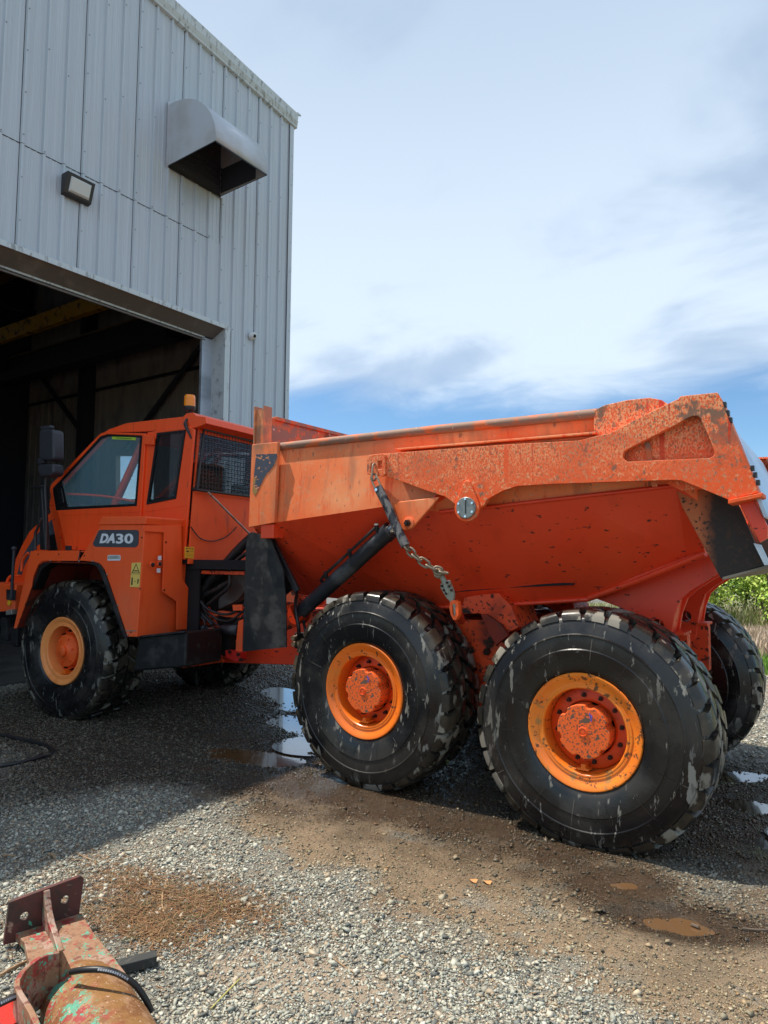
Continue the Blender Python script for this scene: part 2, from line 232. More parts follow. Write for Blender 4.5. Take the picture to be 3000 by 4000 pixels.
# ------------------------------------------------------------ helpers
def link(name, me, m, parent=None, mw=None):
    o = bpy.data.objects.new(name, me); col.objects.link(o)
    if m is not None and not me.materials: me.materials.append(m)
    if mw is not None: o.matrix_world = mw
    if parent is not None: o.parent = parent
    return o
def smooth(o, ang=35):
    me = o.data
    me.polygons.foreach_set('use_smooth', [True]*len(me.polygons))
    try: me.set_sharp_from_angle(angle=math.radians(ang))
    except Exception: pass
    return o
def bevel(o, wd=.006, seg=2, ang=32):
    b = o.modifiers.new('bevel', 'BEVEL'); b.width = wd; b.segments = seg; b.limit_method = 'ANGLE'; b.angle_limit = math.radians(ang); b.harden_normals = False
    return o
def raw(name, V, F, m, parent=None, mw=None, sm=None, bv=None):
    me = bpy.data.meshes.new(name); me.from_pydata([tuple(v) for v in V], [], F); me.validate(); me.update()
    o = link(name, me, m, parent, mw)
    if sm: smooth(o, sm)
    if bv: bevel(o, bv)
    return o
def fixn(o):
    bm = bmesh.new(); bm.from_mesh(o.data); bmesh.ops.recalc_face_normals(bm, faces=bm.faces); bm.to_mesh(o.data); bm.free(); return o
def prism(name, pts, a, b, m, parent=None, axis='y', holes=(), mw=None, bv=None, sm=None):
    """extrude a 2-D outline: axis 'y' -> pts are (x,z); 'x' -> (y,z); 'z' -> (x,y)"""
    loops = [[Vector((p[0], p[1], 0)) for p in pts]]+[[Vector((p[0], p[1], 0)) for p in h] for h in holes]
    tri = tessellate_polygon(loops); flat = [v for l in loops for v in l]; n = len(flat)
    def P(v, t): return {'y': (v.x, t, v.y), 'x': (t, v.x, v.y), 'z': (v.x, v.y, t)}[axis]
    V = [P(v, a) for v in flat]+[P(v, b) for v in flat]
    bm = bmesh.new(); bv_ = [bm.verts.new(v) for v in V]
    def face(ix):
        try: bm.faces.new([bv_[i] for i in ix])
        except ValueError: pass
    if len(loops) == 1:
        face(range(n)); face([n+i for i in reversed(range(n))])
    else:
        for t in tri: face(t); face([n+i for i in reversed(t)])
    k = 0
    for l in loops:
        L = len(l)
        for i in range(L):
            j = (i+1) % L; face([k+i, k+j, n+k+j, n+k+i])
        k += L
    bmesh.ops.recalc_face_normals(bm, faces=bm.faces)
    me = bpy.data.meshes.new(name); bm.to_mesh(me); bm.free()
    o = link(name, me, m, parent, mw)
    if sm: smooth(o, sm)
    if bv: bevel(o, bv)
    return o
def box(name, x0, x1, y0, y1, z0, z1, m, parent=None, mw=None, bv=None):
    return prism(name, [(x0, z0), (x1, z0), (x1, z1), (x0, z1)], y0, y1, m, parent, 'y', mw=mw, bv=bv)
def hexa(name, bot, top, m, parent=None, mw=None, bv=None):
    n = len(bot); V = list(bot)+list(top); F = [list(range(n))[::-1], [n+i for i in range(n)]]+[[i, (i+1) % n, n+(i+1) % n, n+i] for i in range(n)]
    o = raw(name, V, F, m, parent, mw); fixn(o)
    if bv: bevel(o, bv)
    return o
def catmull(P, k=6):
    P = [Vector(p) for p in P]
    if len(P) < 3 or k < 2: return P
    out = []
    for i in range(len(P)-1):
        p0 = P[max(i-1, 0)]; p1 = P[i]; p2 = P[i+1]; p3 = P[min(i+2, len(P)-1)]
        for j in range(k):
            t = j/k; out.append(.5*((2*p1)+(p2-p0)*t+(2*p0-5*p1+4*p2-p3)*t*t+(3*p1-p0-3*p2+p3)*t**3))
    return out+[P[-1]]
def tube_vf(P, r, n=10, cap=True):
    V, F = [], []; up = None
    for i, p in enumerate(P):
        d = (P[min(i+1, len(P)-1)]-P[max(i-1, 0)]).normalized()
        if up is None: up = Vector((0, 0, 1)) if abs(d.z) < .9 else Vector((1, 0, 0))
        s = d.cross(up).normalized(); up = s.cross(d).normalized()
        rr = float(np.interp(i/max(1, len(P)-1), np.linspace(0, 1, len(r)), r)) if hasattr(r, '__len__') else r
        for k in range(n):
            a = 2*math.pi*k/n; V.append(p+s*math.cos(a)*rr+up*math.sin(a)*rr)
    for i in range(len(P)-1):
        for k in range(n): F.append([i*n+k, i*n+(k+1) % n, (i+1)*n+(k+1) % n, (i+1)*n+k])
    if cap: F += [list(range(n))[::-1], [(len(P)-1)*n+k for k in range(n)]]
    return V, F
def tube(name, P, r, m, parent=None, n=10, k=6, mw=None, closed=False):
    P = catmull(P, k) if len(P) > 2 else [Vector(p) for p in P]
    V, F = tube_vf(P, r, n); o = raw(name, V, F, m, parent, mw); fixn(o); return smooth(o, 50)
def lathe_vf(prof, n=48, ax='y', c=(0, 0, 0)):
    V, F = [], []
    for (r, h) in prof:
        for k in range(n):
            a = 2*math.pi*k/n; x, z = r*math.cos(a), r*math.sin(a)
            V.append({'y': (c[0]+x, c[1]+h, c[2]+z), 'z': (c[0]+x, c[1]+z, c[2]+h), 'x': (c[0]+h, c[1]+x, c[2]+z)}[ax])
    for i in range(len(prof)-1):
        for k in range(n): F.append([i*n+k, i*n+(k+1) % n, (i+1)*n+(k+1) % n, (i+1)*n+k])
    return V, F
def lathe(name, prof, m, parent=None, n=48, ax='y', c=(0, 0, 0), mw=None, sm=40, capped=True):
    V, F = lathe_vf(prof, n, ax, c)
    if capped:
        if prof[0][0] > 1e-5: F.append(list(range(n)))
        if prof[-1][0] > 1e-5: F.append([(len(prof)-1)*n+k for k in range(n)])
    o = raw(name, V, F, m, parent, mw)
    bm = bmesh.new(); bm.from_mesh(o.data); bmesh.ops.remove_doubles(bm, verts=bm.verts, dist=1e-6); bmesh.ops.recalc_face_normals(bm, faces=bm.faces); bm.to_mesh(o.data); bm.free()
    return smooth(o, sm)
def empty(name, loc=(0, 0, 0), parent=None):
    o = bpy.data.objects.new(name, None); col.objects.link(o); o.location = loc; o.empty_display_size = .2
    if parent: o.parent = parent
    return o
def tag(o, label=None, cat=None, group=None, kind=None):
    if label: o['label'] = label
    if cat: o['category'] = cat
    if group: o['group'] = group
    if kind: o['kind'] = kind
    return o
def reorigin(o, c):
    """move an object's origin to c without moving its mesh in the world"""
    c = Vector(c); o.data.transform(Matrix.Translation(-c)); o.location = Vector(o.location)+c; return o

# ============================================================ THE TRUCK
TRM = Matrix.Translation((-1.7, 0, 0)) @ Matrix.Rotation(0.0851, 4, 'Z')     # the tractor half is steered a little
truck = tag(empty('dump_truck'), 'orange six wheeled articulated dump truck with muddy tyres and chipped bed, nosing into the workshop', 'dump truck')

def tyre_mesh():
    prof = [(.352, -.235), (.372, -.262), (.40, -.271), (.46, -.283), (.508, -.289), (.514, -.284), (.56, -.286), (.592, -.284), (.597, -.288), (.603, -.288), (.608, -.281), (.66, -.268), (.70, -.254), (.716, -.232), (.722, -.12)]
    prof = prof+[(r, -h) for r, h in reversed(prof)]
    V, F = lathe_vf(prof, 96); mi = [0]*len(F)
    def block(t0, t1, sec, sk, n=3):
        b = len(V); K = len(sec)
        for i in range(n+1):
            for (h, r) in sec:
                u = i/n; inset = .07*(t1-t0)*(1 if r > .735 else -.3); tt = t0+(t1-t0)*u
                if i == 0: tt += inset
                if i == n: tt -= inset
                tt += sk*h
                V.append((r*math.cos(tt), h, r*math.sin(tt)))
        for i in range(n):
            for k in range(K): F.append([b+i*K+k, b+i*K+(k+1) % K, b+(i+1)*K+(k+1) % K, b+(i+1)*K+k]); mi.append(1)
        F.append([b+k for k in range(K)][::-1]); F.append([b+n*K+k for k in range(K)]); mi.extend((1, 1))
    NB = 30; p = 2*math.pi/NB
    out = [(-.125, .70), (-.130, .754), (-.155, .757), (-.215, .750), (-.240, .740), (-.252, .726), (-.264, .692), (-.24, .68)]
    inn = [(-.012, .70), (-.014, .752), (-.022, .757), (-.108, .757), (-.116, .752), (-.118, .70)]
    for i in range(NB):
        t = i*p
        block(t, t+p*.80, out, .35); block(t+p*.5, t+p*1.30, [(-h, r) for h, r in out], -.35)
        block(t+p*.42, t+p*1.22, inn, .9); block(t+p*.92, t+p*1.72, [(-h, r) for h, r in inn], -.9)
    for i in range(14):      # moulded radial seams on both side walls
        for sg in (-1, 1):
            t = 2*math.pi*i/14+.1; b = len(V)
            for (r, h) in ((.42, .2795), (.505, .2905), (.56, .2875), (.66, .2700), (.70, .257)):
                for dt in (-.0022, .0022): V.append((r*math.cos(t+dt/r*.5), sg*(h+.0012), r*math.sin(t+dt/r*.5)))
            for k in range(4): F.append([b+2*k, b+2*k+1, b+2*k+3, b+2*k+2]); mi.append(1)
    me = bpy.data.meshes.new('tyre'); me.from_pydata(V, [], F); me.polygons.foreach_set('material_index', mi)
    co_ = np.array([tuple(v) for v in V]); rr_ = np.hypot(co_[:, 0], co_[:, 2]); ca = np.abs(co_[:, 0])/np.maximum(rr_, .01); dn = np.clip(-co_[:, 2]/np.maximum(rr_, .01), 0, 1)
    ed = .30+.22*np.clip((rr_-.58)/.10, 0, 1)*np.clip((ca-.35)/.4, 0, 1)+.13*dn*np.exp(-((rr_-.43)/.06)**2)
    at = me.attributes.new('edge', 'FLOAT', 'POINT'); at.data.foreach_set('value', ed.astype(np.float32))
    me.materials.append(rubber); me.materials.append(lug_mat)
    bm = bmesh.new(); bm.from_mesh(me); bmesh.ops.recalc_face_normals(bm, faces=bm.faces); bm.to_mesh(me); bm.free()
    me.polygons.foreach_set('use_smooth', [True]*len(me.polygons)); me.set_sharp_from_angle(angle=math.radians(38)); return me
TYRE = tyre_mesh()
def hub_outline(r, notch, n=6):
    P = []
    for i in range(144):
        a = 2*math.pi*i/144; d = min(abs((a-2*math.pi*k/n-.3+math.pi) % (2*math.pi)-math.pi) for k in range(n))
        rr = r-(math.sqrt(max(0, 1-(d/.14)**2))*notch if d < .14 else 0); P.append((rr*math.cos(a), rr*math.sin(a)))
    return P
RIMP = [(.350, -.225), (.362, -.250), (.363, -.259), (.357, -.266), (.344, -.265), (.326, -.254), (.306, -.243), (.298, -.2415), (.296, -.246), (.288, -.247), (.280, -.244), (.276, -.247), (.268, -.246), (.262, -.238), (.2585, -.20), (.2565, -.12), (.254, -.05)]
def make_wheel(loc, mw=None, far=False, rim=0, hub='chip', spin=0.):
    e = empty('wheel', parent=truck)
    M = (mw or Matrix()) @ Matrix.Translation(loc) @ Matrix.Rotation(math.pi if far else 0, 4, 'Z')
    e.matrix_basis = M
    ty = link('tyre', TYRE, None, e); ty.rotation_euler = (0, spin, 0) if False else (0, 0, 0)
    V, F = lathe_vf(RIMP, 64); rm = raw('rim', V, F, rim_mats[rim], e); fixn(rm); smooth(rm, 30)
    dd = lathe('wheel_disc', [(.2545, -.06), (.253, -.125), (.24, -.130), (.178, -.130), (.172, -.15)], disc_red, e, 64, capped=False)
    lathe('wheel_backing', [(.355, -.21), (.30, -.19), (.30, .21), (.355, .22)], black_steel, e, 40, capped=False)
    if hub == 'chip':
        hb = prism('hub_cover', hub_outline(.166, .017), -.262, -.12, hub_chip, e, bv=.006)
        for k_, (u0, v0, u1, v1) in enumerate(((.040, .115, .062, .095), (.045, .125, .05, .075), (.058, .112, .055, .07))):
            tube('crayon_mark', [(u0, -.2655, v0), (u1, -.2655, v1)], .0022, MATS.get('blue crayon') or mat('blue crayon', (.10, .12, .60), rough=.6), e, n=4)
        lathe('hub_plug', [(.030, -.262), (.030, -.268), (.024, -.270), (.022, -.265), (.012, -.265), (.010, -.268), (0, -.268)], hub_clean, e, 24)
    else:
        hb = lathe('hub_cover', [(.175, -.12), (.175, -.195), (.168, -.205), (.12, -.212), (.085, -.225), (.060, -.236), (.058, -.262), (.050, -.268), (0, -.268)], hub_clean, e, 48)
        for k in range(6):
            a = k*math.pi/3+.2; lathe('hub_bolt', [(.011, -.20), (.011, -.225), (0, -.225)], hub_clean, e, 8, c=(.125*math.cos(a), 0, .125*math.sin(a)))
    if not far:
        first = None
        for k in range(12):
            a = 2*math.pi*k/12+.15; c = (.208*math.cos(a), 0, .208*math.sin(a))
            if first is None: first = reorigin(lathe('wheel_nut', [(.016, -.128), (.016, -.135), (.012, -.136), (.012, -.158), (.006, -.159), (.006, -.172), (0, -.172)], nut_mat, e, 6, c=c, sm=20), c)
            else: o = first.copy(); col.objects.link(o); o.location = c
    # valve guard lug welded inside the rim
    prism('valve_guard', [(-.055, -.235), (-.03, -.235), (-.03, -.21), (.0, -.21), (.0, -.235), (.02, -.235), (.02, -.25), (-.055, -.25)], -.22, -.14, rim_mats[1], e, bv=.003)
    return e
YC = -1.12
w_mid = make_wheel((0, YC, .7216), rim=1)
w_rear = make_wheel((1.7, YC, .667), rim=0)
make_wheel((0, -YC+.08, .7216), far=True, rim=1); make_wheel((1.7, -YC+.06, .667), far=True, rim=0)
make_wheel((-2.353, -1.04, .7106), TRM, rim=2, hub='clean'); make_wheel((-2.353, 1.04, .7106), TRM, far=True, rim=2, hub='clean')

# ---------------------------------------------------------------- dump body
T = truck
def both(fn):
    fn(-1); fn(1)
def mir(a, b, s): return (a, b) if s < 0 else (-a, -b)
rail_out = [(0.153,2.525),(0.236,2.526),(1.263,2.507),(1.720,2.490),(1.832,2.509),(1.906,2.516),(2.136,2.616),(2.310,2.683),(2.320,2.697),(2.517,2.693),(2.534,2.659),(2.574,2.522),(2.617,2.398),(2.665,2.264),(2.709,2.113),(2.559,2.080),(2.397,2.162),(2.316,2.202),(2.268,2.208),(1.957,2.215),(1.528,2.224),(1.293,2.223),(1.197,2.197),(1.132,2.169),(1.084,2.145),(1.051,2.102),(0.997,2.064),(0.926,2.053),(0.868,2.079),(0.823,2.129),(0.753,2.177),(0.593,2.230),(0.289,2.342),(0.169,2.371),(0.078,2.378),(0.072,2.484),(0.096,2.515)]
rail_hole = [(2.014,2.333),(1.992,2.352),(1.987,2.374),(1.994,2.396),(2.015,2.411),(2.188,2.486),(2.293,2.533),(2.363,2.568),(2.385,2.574),(2.411,2.571),(2.425,2.555),(2.450,2.491),(2.475,2.420),(2.494,2.355),(2.494,2.342),(2.486,2.329),(2.469,2.320),(2.232,2.328)]
for s in (-1, 1):
    a, b = mir(-1.45, -1.41, s)
    prism('side_rail', rail_out, a, b, rail_paint, T, holes=[rail_hole], bv=.005)
    # flange that closes the rail towards the body (top, hole edge, tail edge)
    ft = [(0.236,2.520),(1.263,2.502),(1.720,2.485),(1.832,2.504),(1.906,2.511),(2.136,2.611),(2.309,2.678),(2.320,2.692),(2.516,2.689)]
    for i in range(len(ft)-1):
        (x0, z0), (x1, z1) = ft[i], ft[i+1]; y0, y1 = mir(-1.41, -1.34, s)
        hexa('rail_flange', [(x0, y0, z0-.02), (x1, y0, z1-.02), (x1, y1, z1-.02), (x0, y1, z0-.02)], [(x0, y0, z0-.004), (x1, y0, z1-.004), (x1, y1, z1-.004), (x0, y1, z0-.004)], rail_paint, T)
    tl = [(2.559,2.080),(2.709,2.113)]
    (x0, z0), (x1, z1) = tl; y0, y1 = mir(-1.465, -1.28, s)
    hexa('rail_foot', [(x0, y0, z0-.025), (x1+.02, y0, z1-.025), (x1+.02, y1, z1-.025), (x0, y1, z0-.025)], [(x0, y0, z0-.002), (x1+.02, y0, z1-.002), (x1+.02, y1, z1-.002), (x0, y1, z0-.002)], rail_paint, T, bv=.003)
    # rear face plate of the rail
    (xa, za), (xb, zb) = rail_out[10], (x1, z1)
    y0, y1 = mir(-1.41, -1.28, s)
    hexa('rail_back_plate', [(xb-.02, y0, zb), (xb, y0, zb), (xb, y1, zb), (xb-.02, y1, zb)], [(xa-.02, y0, za), (xa, y0, za), (xa, y1, za), (xa-.02, y1, za)], rail_paint, T)
    # chain bracket at the rail's front end
    br = [(0.108,2.523),(0.231,2.525),(0.247,2.516),(0.253,2.368),(0.233,2.350),(0.085,2.375),(0.079,2.482),(0.088,2.513)]
    slot = [(0.118,2.449),(0.132,2.462),(0.144,2.447),(0.145,2.377),(0.119,2.381)]
    win = [(0.180,2.470),(0.222,2.469),(0.223,2.409),(0.185,2.408)]
    a, b = mir(-1.475, -1.4515, s)
    prism('chain_bracket', br, a, b, rail_paint, T, holes=[slot, win], bv=.004)
    # clamp teeth on the rail's tail edge
    for (px) in [(2.536,2.631),(2.551,2.581),(2.564,2.539),(2.667,2.259),(2.679,2.221),(2.692,2.178)]:
        y0, y1 = mir(-1.44, -1.40, s); box('tail_tooth', px[0]+.004, px[0]+.022, min(y0, y1), max(y0, y1), px[1]-.022, px[1]+.006, black_steel, T)
    # pivot pin: teardrop boss, round cap, six bolts
    c = [(0.936,2.089)][0]
    td = [(c[0]+.096*math.cos(t), c[1]+.096*math.sin(t)) for t in [math.radians(k) for k in range(150, 391, 12)]]+[(c[0]+.02, c[1]+.185), (c[0], c[1]+.193), (c[0]-.02, c[1]+.185)]
    a, b = mir(-1.475, -1.4515, s); prism('pivot_boss', td, a, b, rail_paint, T, bv=.006)
    k_ = -1 if s < 0 else 1
    lathe('pivot_cap', [(.074, 0), (.074, -.012), (.070, -.016), (0, -.016)], cap_grey, T, 36, c=(c[0], k_*1.475 if s > 0 else -1.475, c[1])) if s < 0 else None
    if s < 0:
        for q_ in range(6):
            t = q_*math.pi/3+math.pi/2; lathe('cap_bolt', [(.009, -.016), (.009, -.024), (0, -.024)], chrome, T, 6, c=(c[0]+.060*math.cos(t), -1.475, c[1]+.060*math.sin(t)))
        prism('cap_groove', [(c[0]-.004, c[1]-.04), (c[0]+.005, c[1]-.04), (c[0]+.006, c[1]+.05), (c[0]-.003, c[1]+.05)], -1.4925, -1.4905, black_steel, T)

# body shell side: stations of (x, [(y,z) top, crease, bottom])
def body_side(s):
    st = [(-1.26, (-1.30, 2.70), (-1.33, 2.01), (-.80, 1.40)), (-.93, (-1.345, 2.70), (-1.385, 2.035), (-.76, 1.375)), (.18, (-1.345, 2.69), (-1.385, 2.13), (-.75, 1.335)),
          (.60, (-1.345, 2.685), (-1.29, 2.085), (-.75, 1.36)), (1.02, (-1.345, 2.68), (-1.26, 2.105), (-.75, 1.395)), (1.58, (-1.345, 2.675), (-1.24, 2.14), (-.75, 1.465)), (2.24, (-1.345, 2.67), (-1.22, 2.20), (-.92, 1.745)), (2.36, (-1.33, 2.62), (-1.20, 2.10), (-1.00, 1.78))]
    V, F, mi = [], [], []
    for x, A, B, C in st:
        for (y, z) in (A, B, C): V.append((x, -s*y, z))
    n = len(st)
    for i in range(n-1):
        for k in range(2): F.append([i*3+k, (i+1)*3+k, (i+1)*3+k+1, i*3+k+1]); mi.append(1 if k else 0)
    me = bpy.data.meshes.new('bed_side'); me.from_pydata(V, [], F); me.materials.append(bed_upper); me.materials.append(bed_lower)
    me.polygons.foreach_set('material_index', mi)
    bm = bmesh.new(); bm.from_mesh(me)
    bmesh.ops.recalc_face_normals(bm, faces=bm.faces); bm.to_mesh(me); bm.free()
    o = link('bed_side', me, None, T); so_ = o.modifiers.new('thick', 'SOLIDIFY'); so_.thickness = .03; so_.offset = -1
    return o
for s in (-1, 1): body_side(s)
# re-shape: upper bed interior darkened by dirt is a real inner lining
for s in (-1, 1):
    k = -1 if s < 0 else 1
    tube('top_rail_tube', [(-.93, 1.345*k, 2.695), (.6, 1.345*k, 2.688), (1.80, 1.345*k, 2.672)], .034, worn_top, T, n=12, k=1)
    pts = [(1.79, 2.45), (1.79, 2.69), (1.86, 2.715), (2.0, 2.73), (2.13, 2.728), (2.2, 2.705), (2.28, 2.64), (2.47, 2.66), (2.60, 2.40), (2.64, 2.16), (2.3, 2.15)]
    a, b = mir(-1.375, -1.345, s); prism('tail_side_plate', pts, a, b, rail_paint, T, bv=.004)
    a, b = mir(-1.39, -1.375, s); prism('plate_rib', [(2.10, 2.45), (2.13, 2.45), (2.17, 2.18), (2.14, 2.18)], a, b, worn_top, T)
    lz = [(0.308,2.563),(1.817,2.542)]
    (x0, z0), (x1, z1) = lz; y0, y1 = mir(-1.425, -1.34, s)
    hexa('side_ledge', [(x0, y0, z0-.014), (x1, y0, z1-.014), (x1, y1, z1-.014), (x0, y1, z0-.014)], [(x0, y0, z0), (x1, y0, z1), (x1, y1, z1), (x0, y1, z0)], bed_upper, T, bv=.003)
    # long ridges along the body (crease under the rail, skirt ridge towards the tail)
    tube('side_ridge', [(.62, 1.30*k, 2.083), (1.02, 1.27*k, 2.108), (2.23, 1.225*k, 2.197)], .014, bed_lower, T, n=8, k=1)
    tube('skirt_ridge', [(1.55, .76*k, 1.462), (1.92, .86*k, 1.60), (2.36, 1.0*k, 1.785)], .022, bed_lower, T, n=8, k=1)
    tube('bottom_flange', [(.0, .76*k, 1.337), (.31, .76*k, 1.338), (.95, .76*k, 1.392), (1.55, .76*k, 1.455)], .016, bed_lower, T, n=8, k=1)
    gap = [(0.441,1.478),(0.973,1.537),(1.375,1.569),(1.460,1.570),(1.451,1.558),(0.973,1.525),(0.446,1.468)]
    if s < 0: prism('body_weld_gap', [(0.470,1.481),(0.993,1.539),(1.391,1.571),(1.476,1.571),(1.466,1.558),(0.993,1.525),(0.475,1.469)], -.848, -.80, gap_mat, T)
    # hinge tail box: two plates and a recessed web
    hp = [(1.50, 1.475), (1.9, 1.60), (2.36, 1.79), (2.41, 1.70), (2.37, 1.65), (2.20, 1.53), (2.14, 1.47), (2.10, 1.36), (2.06, 1.12), (1.95, 1.0), (1.86, 1.16), (1.76, 1.39)]
    hole = [(1.985+.045*math.cos(t), 1.285+.045*math.sin(t)) for t in [i*math.pi/8 for i in range(16)]]
    for yy in (.62, .36):
        prism('hinge_plate', hp, k*yy-.0125, k*yy+.0125, bed_lower, T, holes=[hole], bv=.004)
    hexa('hinge_web', [(2.04, k*.605, 1.14), (2.04, k*.375, 1.14), (2.02, k*.375, 1.14), (2.02, k*.605, 1.14)], [(2.11, k*.605, 1.48), (2.11, k*.375, 1.48), (2.09, k*.375, 1.48), (2.09, k*.605, 1.48)], bed_lower, T)
    hexa('hinge_web', [(2.11, k*.605, 1.481), (2.11, k*.375, 1.481), (2.09, k*.375, 1.481), (2.09, k*.605, 1.481)], [(2.33, k*.605, 1.66), (2.33, k*.375, 1.66), (2.31, k*.375, 1.67), (2.31, k*.605, 1.67)], bed_lower, T)
    # muddy chute cheek
    ck = [(2.215,2.248),(2.268,2.073),(2.413,1.766),(2.475,1.634),(2.705,1.716),(2.573,2.082),(2.529,2.183)]
    a, b = mir(-1.20, -1.16, s); prism('chute_cheek', ck, a, b, chute_mat, T, bv=.004)
    cs = [(2.590,2.081),(2.664,2.107),(2.736,1.934),(2.734,1.867),(2.695,1.843)]
    a, b = mir(-1.33, -1.29, s); prism('tailgate_arm', cs, a, b, bed_lower, T, bv=.004)
    ex = [(2.658,1.841),(2.693,1.832),(2.736,1.721),(2.710,1.716)]
    a, b = mir(-1.27, -1.22, s); prism('cheek_edge_strip', ex, a, b, gate_steel, T)
# bed floor, front wall, chute lip, tailgate
hexa('bed_floor', [(-1.0, -.76, 1.38), (.31, -.75, 1.34), (1.55, -.75, 1.455), (2.36, -.99, 1.78), (2.36, .99, 1.78), (1.55, .75, 1.455), (.31, .75, 1.34), (-1.0, .76, 1.38)],
     [(-1.0, -.76, 1.41), (.31, -.75, 1.37), (1.55, -.75, 1.49), (2.36, -.99, 1.81), (2.36, .99, 1.81), (1.55, .75, 1.49), (.31, .75, 1.37), (-1.0, .76, 1.41)], bed_lower, T)
prism('chute_floor', [(2.44, 1.68), (2.49, 1.645), (2.76, 1.728), (2.76, 1.74), (2.50, 1.665), (2.45, 1.70)], -1.155, 1.155, dull_steel, T)
prism('chute_lip', [(2.485, 1.628), (2.78, 1.72), (2.78, 1.735), (2.485, 1.643)], -1.205, 1.205, dull_steel, T)
hexa('tailgate', [(2.58, -1.385, 2.50), (2.49, 1.385, 2.62), (2.47, 1.385, 2.62), (2.56, -1.385, 2.50)][::1], [(2.745, -1.385, 1.98), (2.745, 1.385, 1.98), (2.725, 1.385, 1.98), (2.725, -1.385, 1.98)], gate_steel, T)
prism('front_wall', [(-1.32, 2.71), (-.8, 1.38), (.8, 1.38), (1.32, 2.71), (1.32, 3.02), (-1.16, 3.02)], -1.27, -1.24, worn_top, T, axis='x', bv=.004)
box('headboard_top_flange', -1.30, -1.22, -1.1, 1.30, 3.0, 3.035, worn_top, T, bv=.004)
for yy in (-.35, .35, .95): hexa('headboard_gusset', [(-1.24, yy-.012, 2.2), (-1.02, yy-.012, 2.2), (-1.02, yy+.012, 2.2), (-1.24, yy+.012, 2.2)], [(-1.24, yy-.012, 2.99), (-1.20, yy-.012, 2.99), (-1.20, yy+.012, 2.99), (-1.24, yy+.012, 2.99)], worn_top, T)
# front corner post (plate with chevron) and upright channel
fp = [(-1.209,2.728),(-0.900,2.723),(-0.920,2.031),(-1.228,1.996)]
for s in (-1, 1):
    a, b = mir(-1.42, -1.385, s); prism('corner_plate', fp, a, b, bed_upper, T, bv=.005)
    y0, y1 = mir(-1.40, -1.385, s)
    prism('chevron_marking', [(-1.152,2.634),(-0.909,2.621),(-0.899,2.596),(-0.924,2.534),(-1.039,2.436),(-1.154,2.268),(-1.186,2.310)], mir(-1.4235, -1.4205, s)[0], mir(-1.4235, -1.4205, s)[1], chevron_mat, T)
    # upright U channel
    a, b = mir(-1.40, -1.30, s); lo, hi = min(a, b), max(a, b)
    box('upright_channel', -1.215, -1.20, lo, hi, 2.735, 3.07, bed_upper, T, bv=.002); box('upright_channel_flange', -1.10, -1.088, lo, hi, 2.735, 3.065, bed_upper, T, bv=.002)
    y0 = lo if s > 0 else hi-.012
    box('upright_channel_web', -1.20, -1.10, lo+.02 if s < 0 else hi-.03, lo+.03 if s < 0 else hi-.02, 2.735, 3.04, bed_upper, T)
    box('lower_corner_block', -1.10, -.95, mir(-1.40, -1.27, s)[0] if s < 0 else 1.27, mir(-1.40, -1.27, s)[1] if s < 0 else 1.40, 1.90, 2.02, bed_lower, T, bv=.006)
# mud flap with bracket
fl = [(-1.310,1.945),(-1.272,1.961),(-1.077,1.913),(-1.037,1.890),(-0.887,1.623),(-0.855,1.420),(-0.835,0.983),(-1.354,0.903),(-1.342,1.834)]
prism('mud_flap', fl, -1.335, -1.325, flap_mat, T); prism('mud_flap', fl, 1.325, 1.335, flap_mat, T)
hexa('flap_bracket', [(v[0], -1.27, v[1]) for v in [(-1.132,1.911),(-1.076,1.897),(-0.768,1.464),(-0.814,1.432)]], [(v[0], -1.24, v[1]) for v in [(-1.132,1.911),(-1.076,1.897),(-0.768,1.464),(-0.814,1.432)]], black_steel, T, bv=.003)
prism('inner_flap', [(-1.322,1.895),(-0.982,1.460),(-1.087,1.388),(-1.294,1.473)], -1.1, -1.09, flap_mat, T)
# hoist cylinder with its pipe, bracket on the bed side
def hoist(k):
    A = Vector((-.90, 1.10*k, 1.25)); B = Vector((.26, 1.34*k, 1.985)); d = (B-A).normalized()
    tube('hoist_cylinder', [A, A+d*1.31], .063, cyl_mat, T, n=24)
    tube('cylinder_gland', [A+d*1.27, A+d*1.335], .070, cyl_mat, T, n=24)
    tube('cylinder_rod', [A+d*1.32, B+d*.06], .045, chrome, T, n=16)
    up = Vector((-.35, .25*k, .90)).normalized()*.085
    o_ = Vector((0, .03*k, 0))
    tube('cylinder_pipe', [A+d*.42+up*.8, A+d*.47+up+o_, A+d*.8+up+o_, A+d*1.24+up+o_], .012, bare_steel if False else black_steel, T, n=8, k=3)
    for t in (.50, .85, 1.22): tube('pipe_clamp', [A+d*t+up*.7+o_*.6, A+d*(t+.03)+up*1.15+o_*1.2], .018, black_steel, T, n=8)
    tube('cylinder_eye', [A-d*.02+Vector((0, .05*k, 0)), A-d*.02-Vector((0, .06*k, 0))], .085, bed_lower, T, n=20)
hoist(-1); hoist(1)
hb = [(0.238,2.151),(0.694,2.178),(0.643,2.121),(0.472,1.959),(0.452,1.948),(0.419,1.941),(0.387,1.949),(0.362,1.968),(0.300,2.066)]
prism('cylinder_bracket', hb, -1.44, -1.415, bed_upper, T, bv=.006)
hexa('bracket_side_plate', [(.29+.0, -1.41, 1.955), (.32, -1.41, 1.975), (.32, -1.30, 2.02), (.29, -1.30, 2.0)], [(.64, -1.41, 2.175), (.66, -1.41, 2.20), (.68, -1.28, 2.20), (.66, -1.28, 2.175)], bed_lower, T)
c = [(0.446,1.995)][0]
lathe('bracket_boss', [(.045, -1.44), (.045, -1.452), (.038, -1.455), (0, -1.455)], bed_upper, T, 28, c=(c[0], 0, c[1]))
lathe('bracket_pin_bolt', [(.026, -1.455), (.026, -1.475), (.014, -1.476), (.014, -1.49), (0, -1.49)], nut_mat, T, 6, c=(c[0], 0, c[1]))
